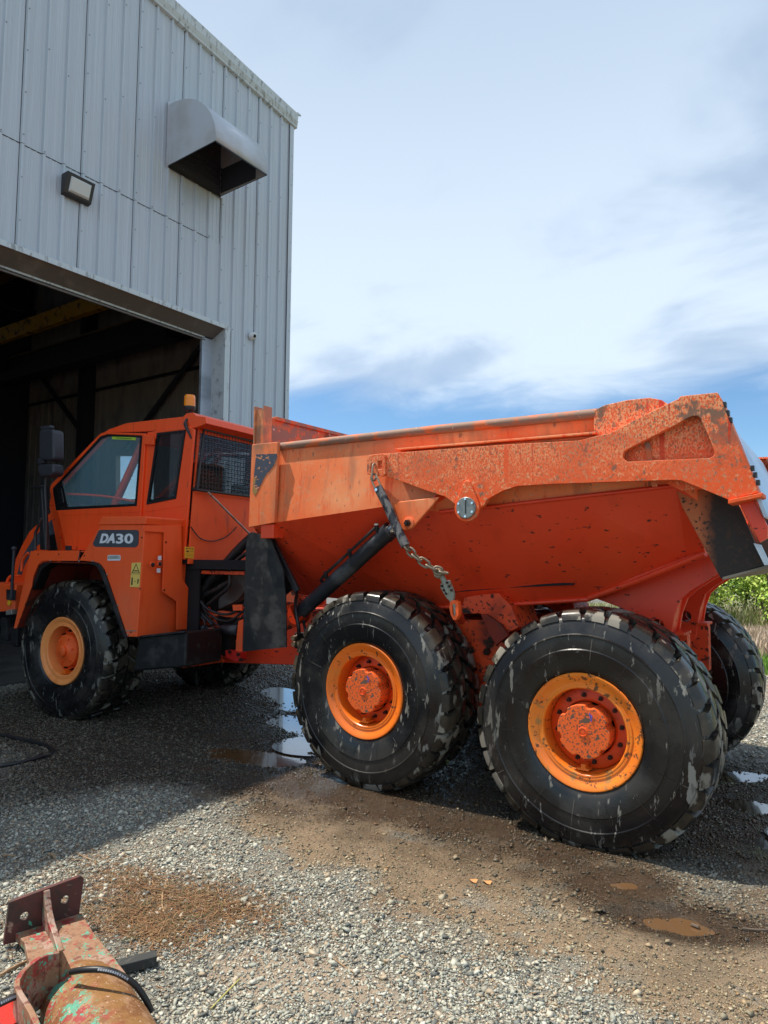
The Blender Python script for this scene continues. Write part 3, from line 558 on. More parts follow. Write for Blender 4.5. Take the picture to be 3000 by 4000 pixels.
c2 = [(0.288,2.093)][0]
lathe('bracket_side_bolt', [(.022, -1.41), (.022, -1.46), (0, -1.46)], nut_mat, T, 6, c=(c2[0], 0, c2[1]))
# retaining chain: slot ring, sleeve, links, hook, clevis
def V3(p, y): return Vector((p[0], y, p[1]))
def oval(c, d, up, L, W_, r, name, m, n=28):
    P = [];
    for i in range(n):
        a = 2*math.pi*i/n; u = math.cos(a); v = math.sin(a)
        P.append(c+d*((L/2-W_/2)*(1 if u > 0 else -1)*min(1, abs(u)*2.2)+u*W_/2)+up*v*W_/2)
    V, F = [], []; K = 8
    for i, p in enumerate(P):
        t = (P[(i+1) % n]-P[i-1]).normalized(); nn = d.cross(up).normalized(); b_ = t.cross(nn)
        for k in range(K): a = 2*math.pi*k/K; V.append(p+nn*math.cos(a)*r+b_*math.sin(a)*r)
    for i in range(n):
        j = (i+1) % n
        for k in range(K): F.append([i*K+k, i*K+(k+1) % K, j*K+(k+1) % K, j*K+k])
    o = raw(name, V, F, m, T); fixn(o); return smooth(o, 60)
cp = [V3(p, y) for p, y in zip([(0.159,2.428),(0.167,2.344),(0.200,2.294),(0.224,2.244),(0.461,1.827),(0.490,1.795),(0.538,1.748),(0.598,1.706),(0.657,1.666),(0.709,1.640),(0.736,1.635)], [-1.48, -1.50, -1.51, -1.51, -1.51, -1.50, -1.49, -1.47, -1.44, -1.42, -1.40])]
ydir = Vector((0, -1, 0))
for a, b, fl_ in ((0, 1, 1), (1, 3, 0)):
    d = (cp[b]-cp[a]).normalized(); up = d.cross(ydir).normalized() if fl_ == 0 else ydir; oval((cp[a]+cp[b])/2, d, up, (cp[b]-cp[a]).length+.05, .055 if fl_ == 0 else .05, .008, 'chain_link', chain_mat)
sl = [cp[3]+Vector((-.01, 0, .02)), cp[3].lerp(cp[4], .3)+Vector((.006, 0, .0)), cp[3].lerp(cp[4], .65), cp[4]]
tube('chain_sleeve', sl, .034, sleeve_mat, T, n=16, k=4)
lathe('sleeve_eyelet', [(.012, 0), (.012, -.006), (.005, -.006)], chrome, T, 12, c=tuple(cp[3]+Vector((.0, -.036, .0))))
pts = [cp[4], cp[5], cp[6], cp[7], cp[8], cp[9]]
tot = []; acc = cp[4]
ends = catmull([cp[4], cp[6], cp[8], cp[10]], 12)
n_l = 7
seg = [ends[int(i*(len(ends)-1)/n_l)] for i in range(n_l+1)]
for i in range(n_l):
    a, b = seg[i], seg[i+1]; d = (b-a).normalized(); side = d.cross(ydir).normalized()
    oval((a+b)/2, d, side if i % 2 else ydir, (b-a).length+.020, .052, .0085, 'chain_link', chain_mat)
kp = [V3(p, -1.385) for p in [(0.670,1.632),(0.704,1.591),(0.746,1.492),(0.771,1.444),(0.796,1.409),(0.800,1.347),(0.802,1.315)]]
d = (kp[1]-kp[0]).normalized()
lathe('hook_eye', [(.030, .028), (.036, .02), (.036, -.02), (.030, -.028), (0, -.028)], chain_mat, T, 20, c=tuple(kp[0]))
tube('hook_shank', [kp[0], kp[1], kp[2]], [.021, .021, .024], clevis_mat, T, n=8, k=1)
prism('hook_body', [(0.687,1.559),(0.706,1.573),(0.723,1.582),(0.754,1.587),(0.766,1.561),(0.783,1.526),(0.795,1.487),(0.791,1.454),(0.779,1.432),(0.767,1.435),(0.738,1.456),(0.711,1.491),(0.685,1.532)], -1.40, -1.37, clevis_mat, T, bv=.006)
for (p) in [(0.746,1.569),(0.704,1.544),(0.721,1.515),(0.762,1.542),(0.781,1.516),(0.738,1.492)]: lathe('hook_bolt', [(.009, -1.40), (.009, -1.412), (0, -1.412)], nut_mat, T, 8, c=(p[0], 0, p[1]))
prism('clevis', [(0.779,1.443),(0.804,1.449),(0.830,1.434),(0.838,1.385),(0.834,1.340),(0.816,1.310),(0.796,1.309),(0.775,1.342),(0.763,1.390),(0.767,1.426)], -1.405, -1.36, hub_clean, T, holes=[[(0.787,1.415),(0.802,1.426),(0.814,1.412),(0.814,1.351),(0.802,1.329),(0.787,1.354)]], bv=.006)
tube('clevis_hook', [V3(p, -1.385) for p in [(0.771,1.444),(0.796,1.415),(0.802,1.374),(0.800,1.333)]], [.020, .018, .015, .010], clevis_mat, T, n=8, k=3)
tube('clevis_arm', [V3([(0.804,1.419)][0], -1.38), Vector((.62, -.95, 1.26))], .03, bed_lower, T, n=8)

# ---------------------------------------------------------------- rear chassis
for s in (-1, 1):
    k = s
    box('chassis_beam', -1.45, 2.15, k*.42-.05, k*.42+.05, .86, 1.22, frame_red, T, bv=.004)
    box('beam_top_flange', -1.45, 2.15, k*.45-.12, k*.45+.12, 1.222, 1.24, frame_red, T)
    # bed support box between the wheels
    sb = [(0.601,1.437),(0.715,1.459),(0.890,1.481),(0.997,1.384),(1.060,1.233),(0.973,1.189),(0.735,1.318),(0.565,1.303)]
    a, b = mir(-.87, -.45, s); prism('bed_support_box', sb, a, b, frame_red, T, bv=.006)
    fn_ = [(0.766,1.317),(0.817,1.314),(0.938,1.246),(0.993,1.170),(0.893,1.094),(0.824,1.193)]
    a, b = mir(-.92, -.875, s); prism('support_fin', fn_, a, b, arch_red, T, bv=.004)
    bp = [(0.445,1.243),(0.720,1.265),(0.942,1.162),(1.086,1.020),(1.043,0.712),(0.876,0.538),(0.592,0.618),(0.431,0.882)]
    a, b = mir(-.80, -.56, s); prism('bogie_beam', bp, a, b, frame_red, T, bv=.01)
    for p in [(0.919,1.129),(0.806,1.115),(0.950,1.048),(0.769,1.024)]: lathe('bogie_bolt', [(.028, -.80), (.028, -.83), (0, -.83)], nut_mat, T, 6, c=(p[0], 0 if s < 0 else 1.63, p[1]))
    lathe('bogie_hub', [(.16, -.05), (.16, .05)], frame_red, T, 28, c=(.85, k*.82, .66))
for x, z in ((0, .7216), (1.7, .667)):
    tube('axle_housing', [(x, -.92, z), (x, -.4, z), (x, 0, z), (x, .4, z), (x, .92, z)], [.15, .17, .26, .17, .15], frame_red, T, n=20, k=1)
    for k in (-1, 1): lathe('brake_drum', [(.235, -.08), (.245, .0), (.235, .08)], black_steel, T, 32, c=(x, k*.97, z))
box('cross_member', -.9, -.7, -.4, .4, .95, 1.18, frame_red, T); box('cross_member', .75, .95, -.4, .4, .95, 1.18, frame_red, T)
prism('drawbar', [(-2.568,0.596),(-1.395,0.678),(-1.171,0.986),(-1.404,1.071),(-1.676,0.976),(-2.223,0.845),(-2.516,0.837)], -.50, -.42, bed_lower, T, bv=.006)
prism('drawbar', [(-2.568,0.596),(-1.395,0.678),(-1.171,0.986),(-1.404,1.071),(-1.676,0.976),(-2.223,0.845),(-2.516,0.837)], .42, .50, bed_lower, T, bv=.006)
box('drawbar_plate', -1.55, -.8, -.42, .42, .88, .92, frame_red, T)
# dark hoses and valves at the cylinder foot
for P, r in (([(-.98, -1.05, 1.42), (-.86, -1.2, 1.30), (-.80, -1.22, 1.12), (-.92, -1.1, 1.02)], .016), ([(-.86, -1.1, 1.2), (-.78, -1.16, 1.1), (-.84, -1.1, .98), (-1.0, -1.0, 1.0)], .012), ([(-1.0, -1.0, 1.08), (-.93, -1.1, .98), (-.8, -1.1, .93)], .010)):
    tube('valve_hose', P, r, hose_mat if r > .011 else chain_mat, T, n=10)
for p in ((-.95, -1.1, 1.03), (-.86, -1.12, 1.0), (-.99, -1.05, .97), (-.90, -1.05, .95)): lathe('hose_fitting', [(.022, -.03), (.026, 0), (.022, .03)], chain_mat, T, 8, c=p)
box('valve_block', -1.05, -.80, -1.0, -.80, .92, 1.06, black_steel, T, bv=.01)

# ---------------------------------------------------------------- tractor half (local frame, TRM)
def tp(name, pts, a, b, m, bv=.004, holes=(), axis='y'): return prism(name, pts, a, b, m, T, axis, holes=holes, mw=TRM, bv=bv)
CY = .85
door_out = [(-3.112,2.253),(-3.167,2.279),(-3.256,2.434),(-3.288,2.542),(-3.276,2.582),(-3.243,2.612),(-2.421,3.135),(-2.378,3.153),(-2.272,3.156),(-1.641,3.088),(-1.675,2.194),(-1.675,1.773),(-2.931,1.811)]
door_hole = [(-3.153,2.279),(-3.233,2.537),(-3.211,2.564),(-3.066,2.656),(-2.398,3.115),(-2.270,3.132),(-1.692,3.069),(-1.745,2.289)]
seal_in = [(-2.939,2.313),(-3.064,2.625),(-2.383,3.087),(-2.260,3.107),(-1.728,3.052),(-1.779,2.315)]
qp_out = [(-1.648,3.103),(-1.508,3.112),(-1.008,3.115),(-0.932,3.076),(-0.974,2.529),(-1.010,1.936),(-1.019,1.706),(-1.698,1.759),(-1.690,2.195)]
qp_hole = [(-1.487,3.084),(-1.055,3.081),(-1.172,2.352),(-1.615,2.303)]
qp_in = [(-1.462,3.059),(-1.084,3.062),(-1.196,2.375),(-1.580,2.333)]
for s in (-1, 1):
    def m2(a, b): return (a, b) if s < 0 else (-a, -b)
    tp('door', door_out, *m2(-.885, -.86), cab_orange, .006, [door_hole])
    dr = bpy.context.scene.objects[-1] if False else None
    tp('door_seal', door_hole, *m2(-.883, -.864), seal_black, None, [seal_in])
    tp('door_glass', seal_in, *m2(-.875, -.871), glass, None)
    tp('quarter_panel', qp_out, *m2(-.86, -.835), cab_orange, .006, [qp_hole])
    tp('quarter_seal', qp_hole, *m2(-.866, -.84), seal_black, None, [qp_in])
    tp('quarter_glass', qp_in, *m2(-.852, -.848), dark_glass, None)
    hg = [(-1.645,3.068),(-1.625,3.066),(-1.491,3.027),(-1.488,2.948),(-1.640,2.965)]
    tp('door_hinge', hg, *m2(-.905, -.878), cab_orange, .004)
# door details on the near side
tp('door_handle', [(-3.122,2.542),(-3.039,2.539),(-2.980,2.362),(-3.027,2.342),(-3.058,2.373)], -.905, -.884, seal_black, .006)
lathe('door_lock', [(.017, 0), (.017, -.012), (.010, -.016), (0, -.016)], chrome, T, 16, mw=TRM @ Matrix.Translation(([(-3.107,2.502)][0][0], -.885, [(-3.107,2.502)][0][1])))
tp('door_sticker', [(-2.200,3.104),(-1.804,3.060),(-1.802,3.026),(-2.198,3.069)], -.8785, -.876, label_green, None)
tp('door_sticker_print', [(-2.122,3.083),(-1.866,3.053),(-1.866,3.042),(-2.121,3.071)], -.8795, -.879, mat('sticker print', (.12, .25, .03)), None)
tube('cab_grab_bar', [(p[0], -.80, p[1]) for p in [(-3.105,2.481),(-2.747,2.461),(-2.337,2.422),(-1.854,2.346)]], .014, cab_orange, T, mw=TRM)
# roof, rear wall, floor, front
roof = [(-2.449,3.171),(-2.360,3.181),(-2.299,3.191),(-2.011,3.240),(-1.012,3.226),(-0.901,3.226),(-0.797,3.167),(-0.748,3.028),(-0.933,3.092),(-1.007,3.110),(-1.676,3.097),(-2.296,3.137)]
RX = [p for p in roof]
prism('cab_roof', [(-2.44, 3.155), (-2.30, 3.20), (-2.01, 3.245), (-1.12, 3.235), (-1.08, 3.265), (-.98, 3.265), (-.93, 3.225), (-.80, 3.20), (-.78, 3.13), (-.93, 3.10), (-1.66, 3.12), (-2.38, 3.165)], -.84, .84, cab_orange, T, mw=TRM, bv=.02)
RW = -.975
rear_out = [(-.85, 1.66), (.85, 1.66), (.80, 3.12), (-.76, 3.12)]
rw_hole = [(-.79, 2.46), (.74, 2.46), (.70, 3.06), (-.72, 3.06)]
tp('cab_rear_wall', rear_out, RW-.02, RW, mat('cab rear wall paint', (.90, .11, .016), [((.80, .08, .012), dict(s=2, lo=.4, hi=.7)), ((.3, .05, .02), dict(s=7, st=(2, 2, .3), lo=.6, hi=.75, amt=.5))], rough=.5), .006, [rw_hole], axis='x')
tp('rear_window', rw_hole, RW-.016, RW-.012, dark_glass, None, axis='x')
# wire guard on the rear window: frame and two sets of wires
gx = RW+.05
fr = [(-.80, 2.44), (.76, 2.44), (.72, 3.09), (-.73, 3.10)]
tube('guard_frame', [(gx, a, b) for a, b in fr+[fr[0]]], .014, black_steel, T, k=1, mw=TRM)
V, F = [], []
def wire(a, b, r=.0042):
    v, f = tube_vf([Vector(a), Vector(b)], r, 4); n0 = len(V); V.extend(v); F.extend([[i+n0 for i in q] for q in f])
for i in range(1, 31): y = -.77+1.51*i/31; wire((gx, y, 2.44), (gx, y, 3.09))
for i in range(1, 14): z = 2.44+.65*i/14; wire((gx-.004, -.79, z), (gx-.004, .75, z))
tag(raw('guard_wires', V, F, black_steel, T, TRM), kind='stuff')
tube('guard_bracket', [(gx, -.80, 2.45), (RW-.02, -.80, 2.45)], .02, black_steel, T, mw=TRM)
tube('guard_strut', [(gx-.0, -.66, 2.44), (RW+.12, .0, 1.98)], .012, bare_steel, T, mw=TRM)
# body work under the windows, dashboard, seat, wheel
prism('cab_front', [(-3.36, 2.36), (-3.30, 2.57), (-2.42, 3.17), (-2.40, 3.12), (-3.24, 2.55), (-3.31, 2.34)], -.83, -.77, cab_orange, T, mw=TRM); prism('cab_front', [(-3.36, 2.36), (-3.30, 2.57), (-2.42, 3.17), (-2.40, 3.12), (-3.24, 2.55), (-3.31, 2.34)], .77, .83, cab_orange, T, mw=TRM)
hexa('windscreen', [(-3.29, -.77, 2.34), (-3.29, .77, 2.34), (-3.285, .77, 2.34), (-3.285, -.77, 2.34)], [(-2.43, -.77, 3.14), (-2.43, .77, 3.14), (-2.425, .77, 3.14), (-2.425, -.77, 3.14)], glass, T, TRM)
prism('cab_nose', [(-3.36, 2.34), (-3.22, 2.34), (-3.05, 1.70), (-3.12, 1.70)], -.83, .83, cab_orange, T, mw=TRM)
box('cab_floor', -3.1, -1.0, -.83, .83, 1.66, 1.74, black_steel, T, TRM)
prism('dashboard', [(-3.2, 1.75), (-3.25, 2.33), (-2.95, 2.36), (-2.82, 2.25), (-2.85, 1.75)], -.70, .70, interior_grey, T, mw=TRM, bv=.02)
prism('driver_seat', [(-2.15, 1.9), (-2.12, 2.10), (-1.72, 2.12), (-1.62, 2.85), (-1.50, 2.85), (-1.50, 1.9)], -.26, .26, seat_mat, T, mw=TRM, bv=.04)
prism('instructor_seat', [(-1.95, 1.9), (-1.92, 2.10), (-1.62, 2.12), (-1.54, 2.65), (-1.46, 2.65), (-1.46, 1.9)], .38, .70, seat_mat, T, mw=TRM, bv=.03)
SWM = TRM @ Matrix.Translation((-2.42, -.0, 2.36)) @ Matrix.Rotation(math.radians(-28), 4, 'Y')
V, F = [], []
Pc = [Vector((.22*math.cos(2*math.pi*i/28), .22*math.sin(2*math.pi*i/28), 0)) for i in range(29)]; v, f = tube_vf(Pc, .014, 8, False)
swo = smooth(raw('steering_wheel', v, f, seal_black, T, SWM), 60)
tube('steering_column', [(-2.75, 0, 1.9), (-2.42, 0, 2.36)], .03, interior_grey, T, mw=TRM)
tube('inner_pillar', [(-2.95, .80, 2.0), (-2.15, .80, 3.10)], .045, cab_orange, T, n=8, mw=TRM)
tube('inner_pillar', [(-2.80, -.55, 1.9), (-2.05, -.55, 3.10)], .045, cab_orange, T, n=8, mw=TRM)
for a, b in (((-2.75, .9, 2.95), (-2.25, .9, 2.30)), ((-2.80, .9, 2.35), (-2.20, .9, 2.95))): tube('mirror_arm', [a, b], .012, black_steel, T, mw=TRM)
tp('door_crease', [(-3.126,2.222),(-1.667,2.232),(-1.666,2.223),(-3.125,2.212)], -.889, -.8845, cab_orange, None)
tp('quarter_crease', [(-1.680,2.225),(-1.017,2.281),(-1.016,2.273),(-1.680,2.217)], -.864, -.859, cab_orange, None)
for p in [(-3.171,2.167),(-3.041,1.950),(-1.690,2.137),(-1.680,1.912),(-2.732,1.829),(-2.197,1.829)]: lathe('door_bolt', [(.008, 0), (.008, -.005), (0, -.006)], black_steel, T, 8, mw=TRM @ Matrix.Translation((p[0], -.885, p[1])))
for p in [(-1.969,1.739),(-2.752,1.749),(-2.394,1.751),(-3.025,1.017),(-2.943,1.191),(-1.218,0.984),(-1.776,1.927),(-1.106,1.922),(-1.107,1.416)]: lathe('fender_bolt', [(.008, 0), (.008, -.006), (0, -.007)], black_steel, T, 8, mw=TRM @ Matrix.Translation((p[0], -1.35, p[1])))
tp('fender_joint', [(-2.046,1.793),(-2.029,1.793),(-2.055,1.679),(-2.072,1.679)], -1.3525, -1.350, black_steel, None)
tp('box_scuff_strip', [(-1.336,0.997),(-1.137,1.008),(-1.137,0.999),(-1.332,0.987)], -1.353, -1.3505, dull_steel, None)
# beacon
bx = [(-1.073,3.314)][0]; BX, BY = bx[0], -.80
lathe('beacon_lens', [(.058, 3.345), (.060, 3.36), (.057, 3.45), (.052, 3.468), (0, 3.472)], amber, T, 24, 'z', c=(BX, BY, 0), mw=TRM)
for i, z in enumerate((3.37, 3.39, 3.41, 3.43)): lathe('lens_ridge', [(.0585, z-.003), (.0605, z), (.0585, z+.003)], amber, T, 24, 'z', c=(BX, BY, 0), mw=TRM, capped=False)
lathe('beacon_base', [(.045, 3.30), (.062, 3.325), (.064, 3.345), (.03, 3.346), (0, 3.346)], black_plastic, T, 24, 'z', c=(BX, BY, 0), mw=TRM)
tube('beacon_pole', [(BX, BY, 3.31), (BX+.005, BY, 3.24), (BX+.01, BY-.06, 3.17), (BX+.06, BY-.07, 3.07), (BX+.10, BY-.05, 2.98)], .013, black_steel, T, mw=TRM)
tube('beacon_cable', [(BX+.01, BY, 3.30), (BX+.03, BY-.02, 3.22), (BX+.0, BY-.07, 3.15), (BX+.07, BY-.08, 3.05), (BX+.13, BY-.03, 2.93)], .008, hose_mat, T, mw=TRM)
tube('wall_cable', [(-.965, -.84, 2.05), (-.955, -.70, 1.93), (-.955, -.5, 1.91), (-.95, -.3, 1.97), (-.95, -.15, 2.08)], .006, hose_mat, T, n=6, mw=TRM)

# side box (fender box) behind the front wheel
bs_out = [(-1.712,2.059),(-1.758,2.033),(-2.057,1.685),(-1.798,1.671),(-1.721,1.651),(-1.663,1.602),(-1.576,1.449),(-1.282,0.934),(-1.135,0.944),(-1.071,2.048)]
o = tp('side_box', bs_out, -1.35, -.76, box_orange, .008)
tp('side_box', bs_out, .76, 1.35, box_orange, .008)
tp('box_lid', [(-1.703,2.138),(-1.688,2.143),(-1.042,2.131),(-1.041,2.113),(-1.056,2.050),(-1.771,2.057)], -1.362, -.75, box_orange, .01)
# rear service panels on the box's back face: seam plates, bolts, couplers, labels
bxr = -1.112
def lxp(name, pts, t, m, bv=.002, x=None): return prism(name, pts, (x if x is not None else BRX), (x if x is not None else BRX)+t, m, T, 'x', mw=TRM, bv=bv)
BRX = -1.055
lxp('service_panel', [(-1.387,2.041),(-0.891,2.064),(-0.855,1.502),(-0.768,1.409),(-0.774,0.974),(-0.913,0.981),(-0.924,1.271),(-1.120,1.381),(-1.124,1.980),(-1.385,1.983)], .008, box_orange)
for p in [(-1.096,1.882),(-1.101,1.396)]: lathe('panel_bolt', [(.009, 0), (.009, .008), (0, .009)], nut_mat, T, 8, 'x', c=(BRX+.008, p[0], p[1]), mw=TRM)
for p in [(-1.269,1.654),(-1.177,1.661)]:
    lathe('coupler_ring', [(.030, 0), (.030, .012), (.020, .014)], box_orange, T, 20, 'x', c=(BRX+.008, p[0], p[1]), mw=TRM)
    lathe('coupler_plug', [(.022, 0), (.022, .018), (.010, .020), (.010, .026), (0, .026)], black_steel, T, 16, 'x', c=(BRX+.008, p[0], p[1]), mw=TRM)
lxp('white_label', [(-1.194,1.743),(-1.151,1.743),(-1.149,1.700),(-1.195,1.699)], .002, decal_white, None, BRX+.0085)
lxp('white_label', [(-1.205,1.617),(-1.159,1.617),(-1.157,1.573),(-1.203,1.574)], .002, decal_white, None, BRX+.0085)
lxp('yellow_chart_label', [(-0.910,1.839),(-0.772,1.839),(-0.779,1.717),(-0.906,1.722)], .003, decal_gold, None, RW+.001)
for (a, b, c_, d_) in ((726, 2141, 734, 2144), (738, 2141, 744, 2144), (748, 2142, 756, 2145), (727, 2152, 738, 2157), (742, 2152, 756, 2153), (727, 2164, 728, 2178), (736, 2164, 737, 2178), (745, 2164, 746, 2179)):
    pass
lab = [(-0.895,1.826),(-0.863,1.818),(-0.849,1.826),(-0.827,1.819),(-0.816,1.822),(-0.786,1.814),(-0.887,1.799),(-0.851,1.784),(-0.837,1.797),(-0.785,1.793),(-0.886,1.767),(-0.784,1.766),(-0.885,1.749),(-0.791,1.747)]
for i in range(0, len(lab), 2):
    (a, b), (c_, d_) = lab[i], lab[i+1]; prism('label_print', [(a, b), (c_, b), (c_, d_), (a, d_)], RW+.0042, RW+.005, decal_ink, T, 'x', mw=TRM)
# decals on the box's side face
DY = -1.352
tp('model_plate', [(-1.726,2.006),(-1.188,1.999),(-1.162,1.993),(-1.150,1.973),(-1.152,1.866),(-1.165,1.840),(-1.202,1.825),(-1.801,1.831),(-1.830,1.847),(-1.835,1.868),(-1.765,1.985),(-1.750,2.001)], DY-.002, DY, decal_dark, None)
def text(body, x, z, size, shear, wide, m, off=.012, name='model_lettering'):
    cu = bpy.data.curves.new('t', 'FONT'); cu.body = body; cu.size = size; cu.shear = shear; cu.offset = size*(.05 if shear else .028); cu.extrude = .001; cu.resolution_u = 3
    o = bpy.data.objects.new('t', cu); col.objects.link(o); dg = bpy.context.evaluated_depsgraph_get(); dg.update()
    me = bpy.data.meshes.new_from_object(o.evaluated_get(dg)); bpy.data.objects.remove(o)
    xs = [v.co.x for v in me.vertices]; k = wide/(max(xs)-min(xs)); x0 = min(xs)
    for v in me.vertices: v.co = Vector((x+(v.co.x-x0)*k, DY-.004-v.co.z, z+v.co.y))
    me.materials.clear(); me.materials.append(m)
    return link(name, me, m, T, TRM)
ta = [(-1.732,1.878),(-1.517,1.969),(-1.492,1.867),(-1.217,1.963)]
text('DA', ta[0][0], ta[0][1]-.004, (ta[1][1]-ta[0][1])*1.40, .28, ta[1][0]-ta[0][0]+.02, decal_white)
text('30', ta[2][0]+.012, ta[2][1], (ta[3][1]-ta[2][1])*1.40, .0, ta[3][0]-ta[2][0]-.02, decal_white)
tp('oval_label', [(-1.601,1.741),(-1.586,1.747),(-1.427,1.747),(-1.407,1.737),(-1.406,1.701),(-1.416,1.691),(-1.598,1.689)], DY-.002, DY, decal_white, None)
tp('oval_label_ring', [(-1.581,1.739),(-1.434,1.740),(-1.418,1.727),(-1.425,1.711),(-1.587,1.707),(-1.592,1.726)], DY-.003, DY-.002, mat('green outline', (.10, .16, .05)), None, [[(-1.573,1.734),(-1.442,1.734),(-1.430,1.727),(-1.437,1.716),(-1.576,1.713),(-1.580,1.726)]])
tp('label_print', [(-1.565,1.728),(-1.449,1.729),(-1.449,1.721),(-1.565,1.721)], DY-.003, DY-.002, decal_ink, None)
tp('warning_label', [(-1.238,1.669),(-1.106,1.676),(-1.116,1.431),(-1.252,1.430)], DY-.002, DY, decal_yellow, None)
tp('warning_triangle', [(-1.172,1.665),(-1.116,1.570),(-1.233,1.570)], DY-.003, DY-.002, decal_ink, None, [[(-1.171,1.652),(-1.130,1.574),(-1.219,1.575)]])
for q_ in ([(-1.205,1.596),(-1.146,1.597),(-1.146,1.587),(-1.205,1.586)], [(-1.248,1.562),(-1.108,1.562),(-1.108,1.560),(-1.248,1.559)], [(-1.231,1.524),(-1.213,1.525),(-1.216,1.451),(-1.235,1.450)], [(-1.146,1.511),(-1.127,1.511),(-1.133,1.466),(-1.147,1.465)], [(-1.192,1.489),(-1.170,1.490),(-1.170,1.485),(-1.192,1.484)]): tp('label_print', q_, DY-.003, DY-.002, decal_ink, None)
# fender over the front wheel: outer skin, arch lining, rubber lip
fen = [(-2.898,1.783),(-2.064,1.793),(-2.057,1.685),(-2.090,1.679),(-2.647,1.679),(-2.700,1.665),(-2.753,1.633),(-2.835,1.501),(-2.849,1.436),(-2.855,1.387),(-3.097,0.913),(-3.145,0.910)]
for s in (-1, 1):
    def m2(a, b): return (a, b) if s < 0 else (-a, -b)
    tp('front_fender', fen, *m2(-1.35, -1.335), box_orange, .005)
    top = [(-2.898,1.783),(-2.022,1.790),(-2.021,1.774),(-2.896,1.766)]
    tp('fender_top', top, *m2(-1.334, -.75), box_orange, .005)
    # arch lining sheet
    arch = [(-3.106,0.925),(-2.876,1.386),(-2.845,1.472),(-2.773,1.621),(-2.675,1.662),(-1.823,1.660),(-1.746,1.640),(-1.687,1.590),(-1.600,1.440),(-1.314,0.935)]
    V, F = [], []
    for (x, z) in arch: V += [(x, -1.335*(-s), z), (x, -.62*(-s), z)]
    for i in range(len(arch)-1): F.append([2*i, 2*i+1, 2*i+3, 2*i+2])
    o = raw('arch_lining', V, F, arch_red, T, TRM); sdm = o.modifiers.new('t', 'SOLIDIFY'); sdm.thickness = .008; sdm.offset = 0
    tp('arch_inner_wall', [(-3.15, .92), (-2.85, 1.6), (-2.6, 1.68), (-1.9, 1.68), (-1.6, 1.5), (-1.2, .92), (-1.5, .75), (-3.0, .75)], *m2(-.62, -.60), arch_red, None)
lip = [(-1.792,1.671),(-1.739,1.666),(-1.698,1.646),(-1.640,1.594),(-1.550,1.445),(-1.261,0.931),(-1.298,0.924),(-1.592,1.428),(-1.682,1.567),(-1.737,1.624),(-1.835,1.650),(-1.917,1.659)]
tp('arch_rubber_lip', lip, -1.375, -1.30, flap_mat, .004)
tp('front_rubber_lip', [(-2.639,1.674),(-2.720,1.662),(-2.826,1.606),(-2.947,1.469),(-2.921,1.367),(-2.868,1.351),(-2.798,1.467),(-2.732,1.579),(-2.570,1.652)], -1.32, -1.20, flap_mat, .004)
for p in [(-1.592,1.548),(-1.414,1.241),(-1.257,0.962),(-1.822,1.682),(-2.043,1.679),(-2.525,1.680)]: lathe('lip_bolt', [(.008, 0), (.008, -.012), (0, -.013)], bare_steel, T, 8, mw=TRM @ Matrix.Translation((p[0], -1.352, p[1])))
# step tank under the box, muddy
tp('lower_step_box', [(-1.225,0.928),(-0.565,1.024),(-0.572,0.685),(-1.283,0.583)], -1.25, -.75, flap_mat, .02)
tp('step_box_edge', [(-1.225,0.939),(-0.552,1.033),(-0.551,1.016),(-1.224,0.919)], -1.30, -1.24, black_steel, .003)
# hood, nose, stripe
hood = [(-3.307,2.304),(-3.439,2.263),(-3.631,2.158),(-3.836,2.035),(-3.953,1.896),(-4.094,1.690),(-4.134,1.496),(-4.144,1.339),(-2.890,1.374),(-2.946,2.294)]
tp('engine_hood', hood, -.78, .78, cab_orange, .03)
tp('hood_stripe', [(-3.243,2.211),(-3.346,2.192),(-3.540,2.078),(-3.712,1.958),(-3.857,1.798),(-3.965,1.668),(-4.016,1.489),(-3.925,1.491),(-3.871,1.621),(-3.759,1.750),(-3.627,1.862),(-3.230,2.002)], -.785, -.781, decal_dark, None)
tp('air_intake', [(-3.406,1.972),(-3.250,2.011),(-3.226,1.799),(-3.395,1.799)], -.80, -.782, seal_black, .004)
tp('front_bumper', [(-4.092,1.400),(-3.402,1.393),(-3.414,1.087),(-3.747,1.057),(-4.064,1.058)], -1.18, 1.18, box_orange, .01)
lathe('bumper_lamp_ring', [(.03, 0), (.03, -.02), (.018, -.02)], decal_gold, T, 16, mw=TRM @ Matrix.Translation(([(-3.498,1.175)][0][0], -1.182, [(-3.498,1.175)][0][1])))
tp('tow_fitting', [(-3.524,1.085),(-3.405,1.105),(-3.401,1.046),(-3.520,1.034)], -1.22, -1.15, bare_steel, .006)
tube('hood_guard_bar', [(p[0], -1.0, p[1]) for p in [(-3.886,1.354),(-3.856,1.442),(-3.791,1.481),(-3.620,1.485)]], .018, box_orange, T, mw=TRM)
tube('hood_guard_bar', [(p[0], -1.0, p[1]) for p in [(-3.594,1.541),(-3.583,1.671),(-3.478,1.765)]], .018, box_orange, T, mw=TRM)
tube('marker_pole', [(p[0], -1.2, p[1]) for p in [(-3.444,1.808),(-3.446,1.642),(-3.454,1.222)]], .017, black_plastic, T, mw=TRM)
lathe('pole_knob', [(0, -.03), (.028, -.015), (.032, 0), (.028, .015), (0, .03)], black_plastic, T, 12, 'z', mw=TRM @ Matrix.Translation(([(-3.444,1.817)][0][0], -1.2, [(-3.444,1.817)][0][1])))
tp('pole_bracket', [(-3.564,1.332),(-3.388,1.329),(-3.389,1.209),(-3.555,1.212)], -1.20, -1.185, black_steel, .004)
for q_ in ([(-3.618,0.999),(-3.496,0.994),(-3.467,0.745),(-3.578,0.750)], [(-3.409,0.897),(-3.286,0.898),(-3.270,0.685),(-3.383,0.686)]): tp('ladder_stringer', q_, -1.22, -1.17, black_steel, .003)
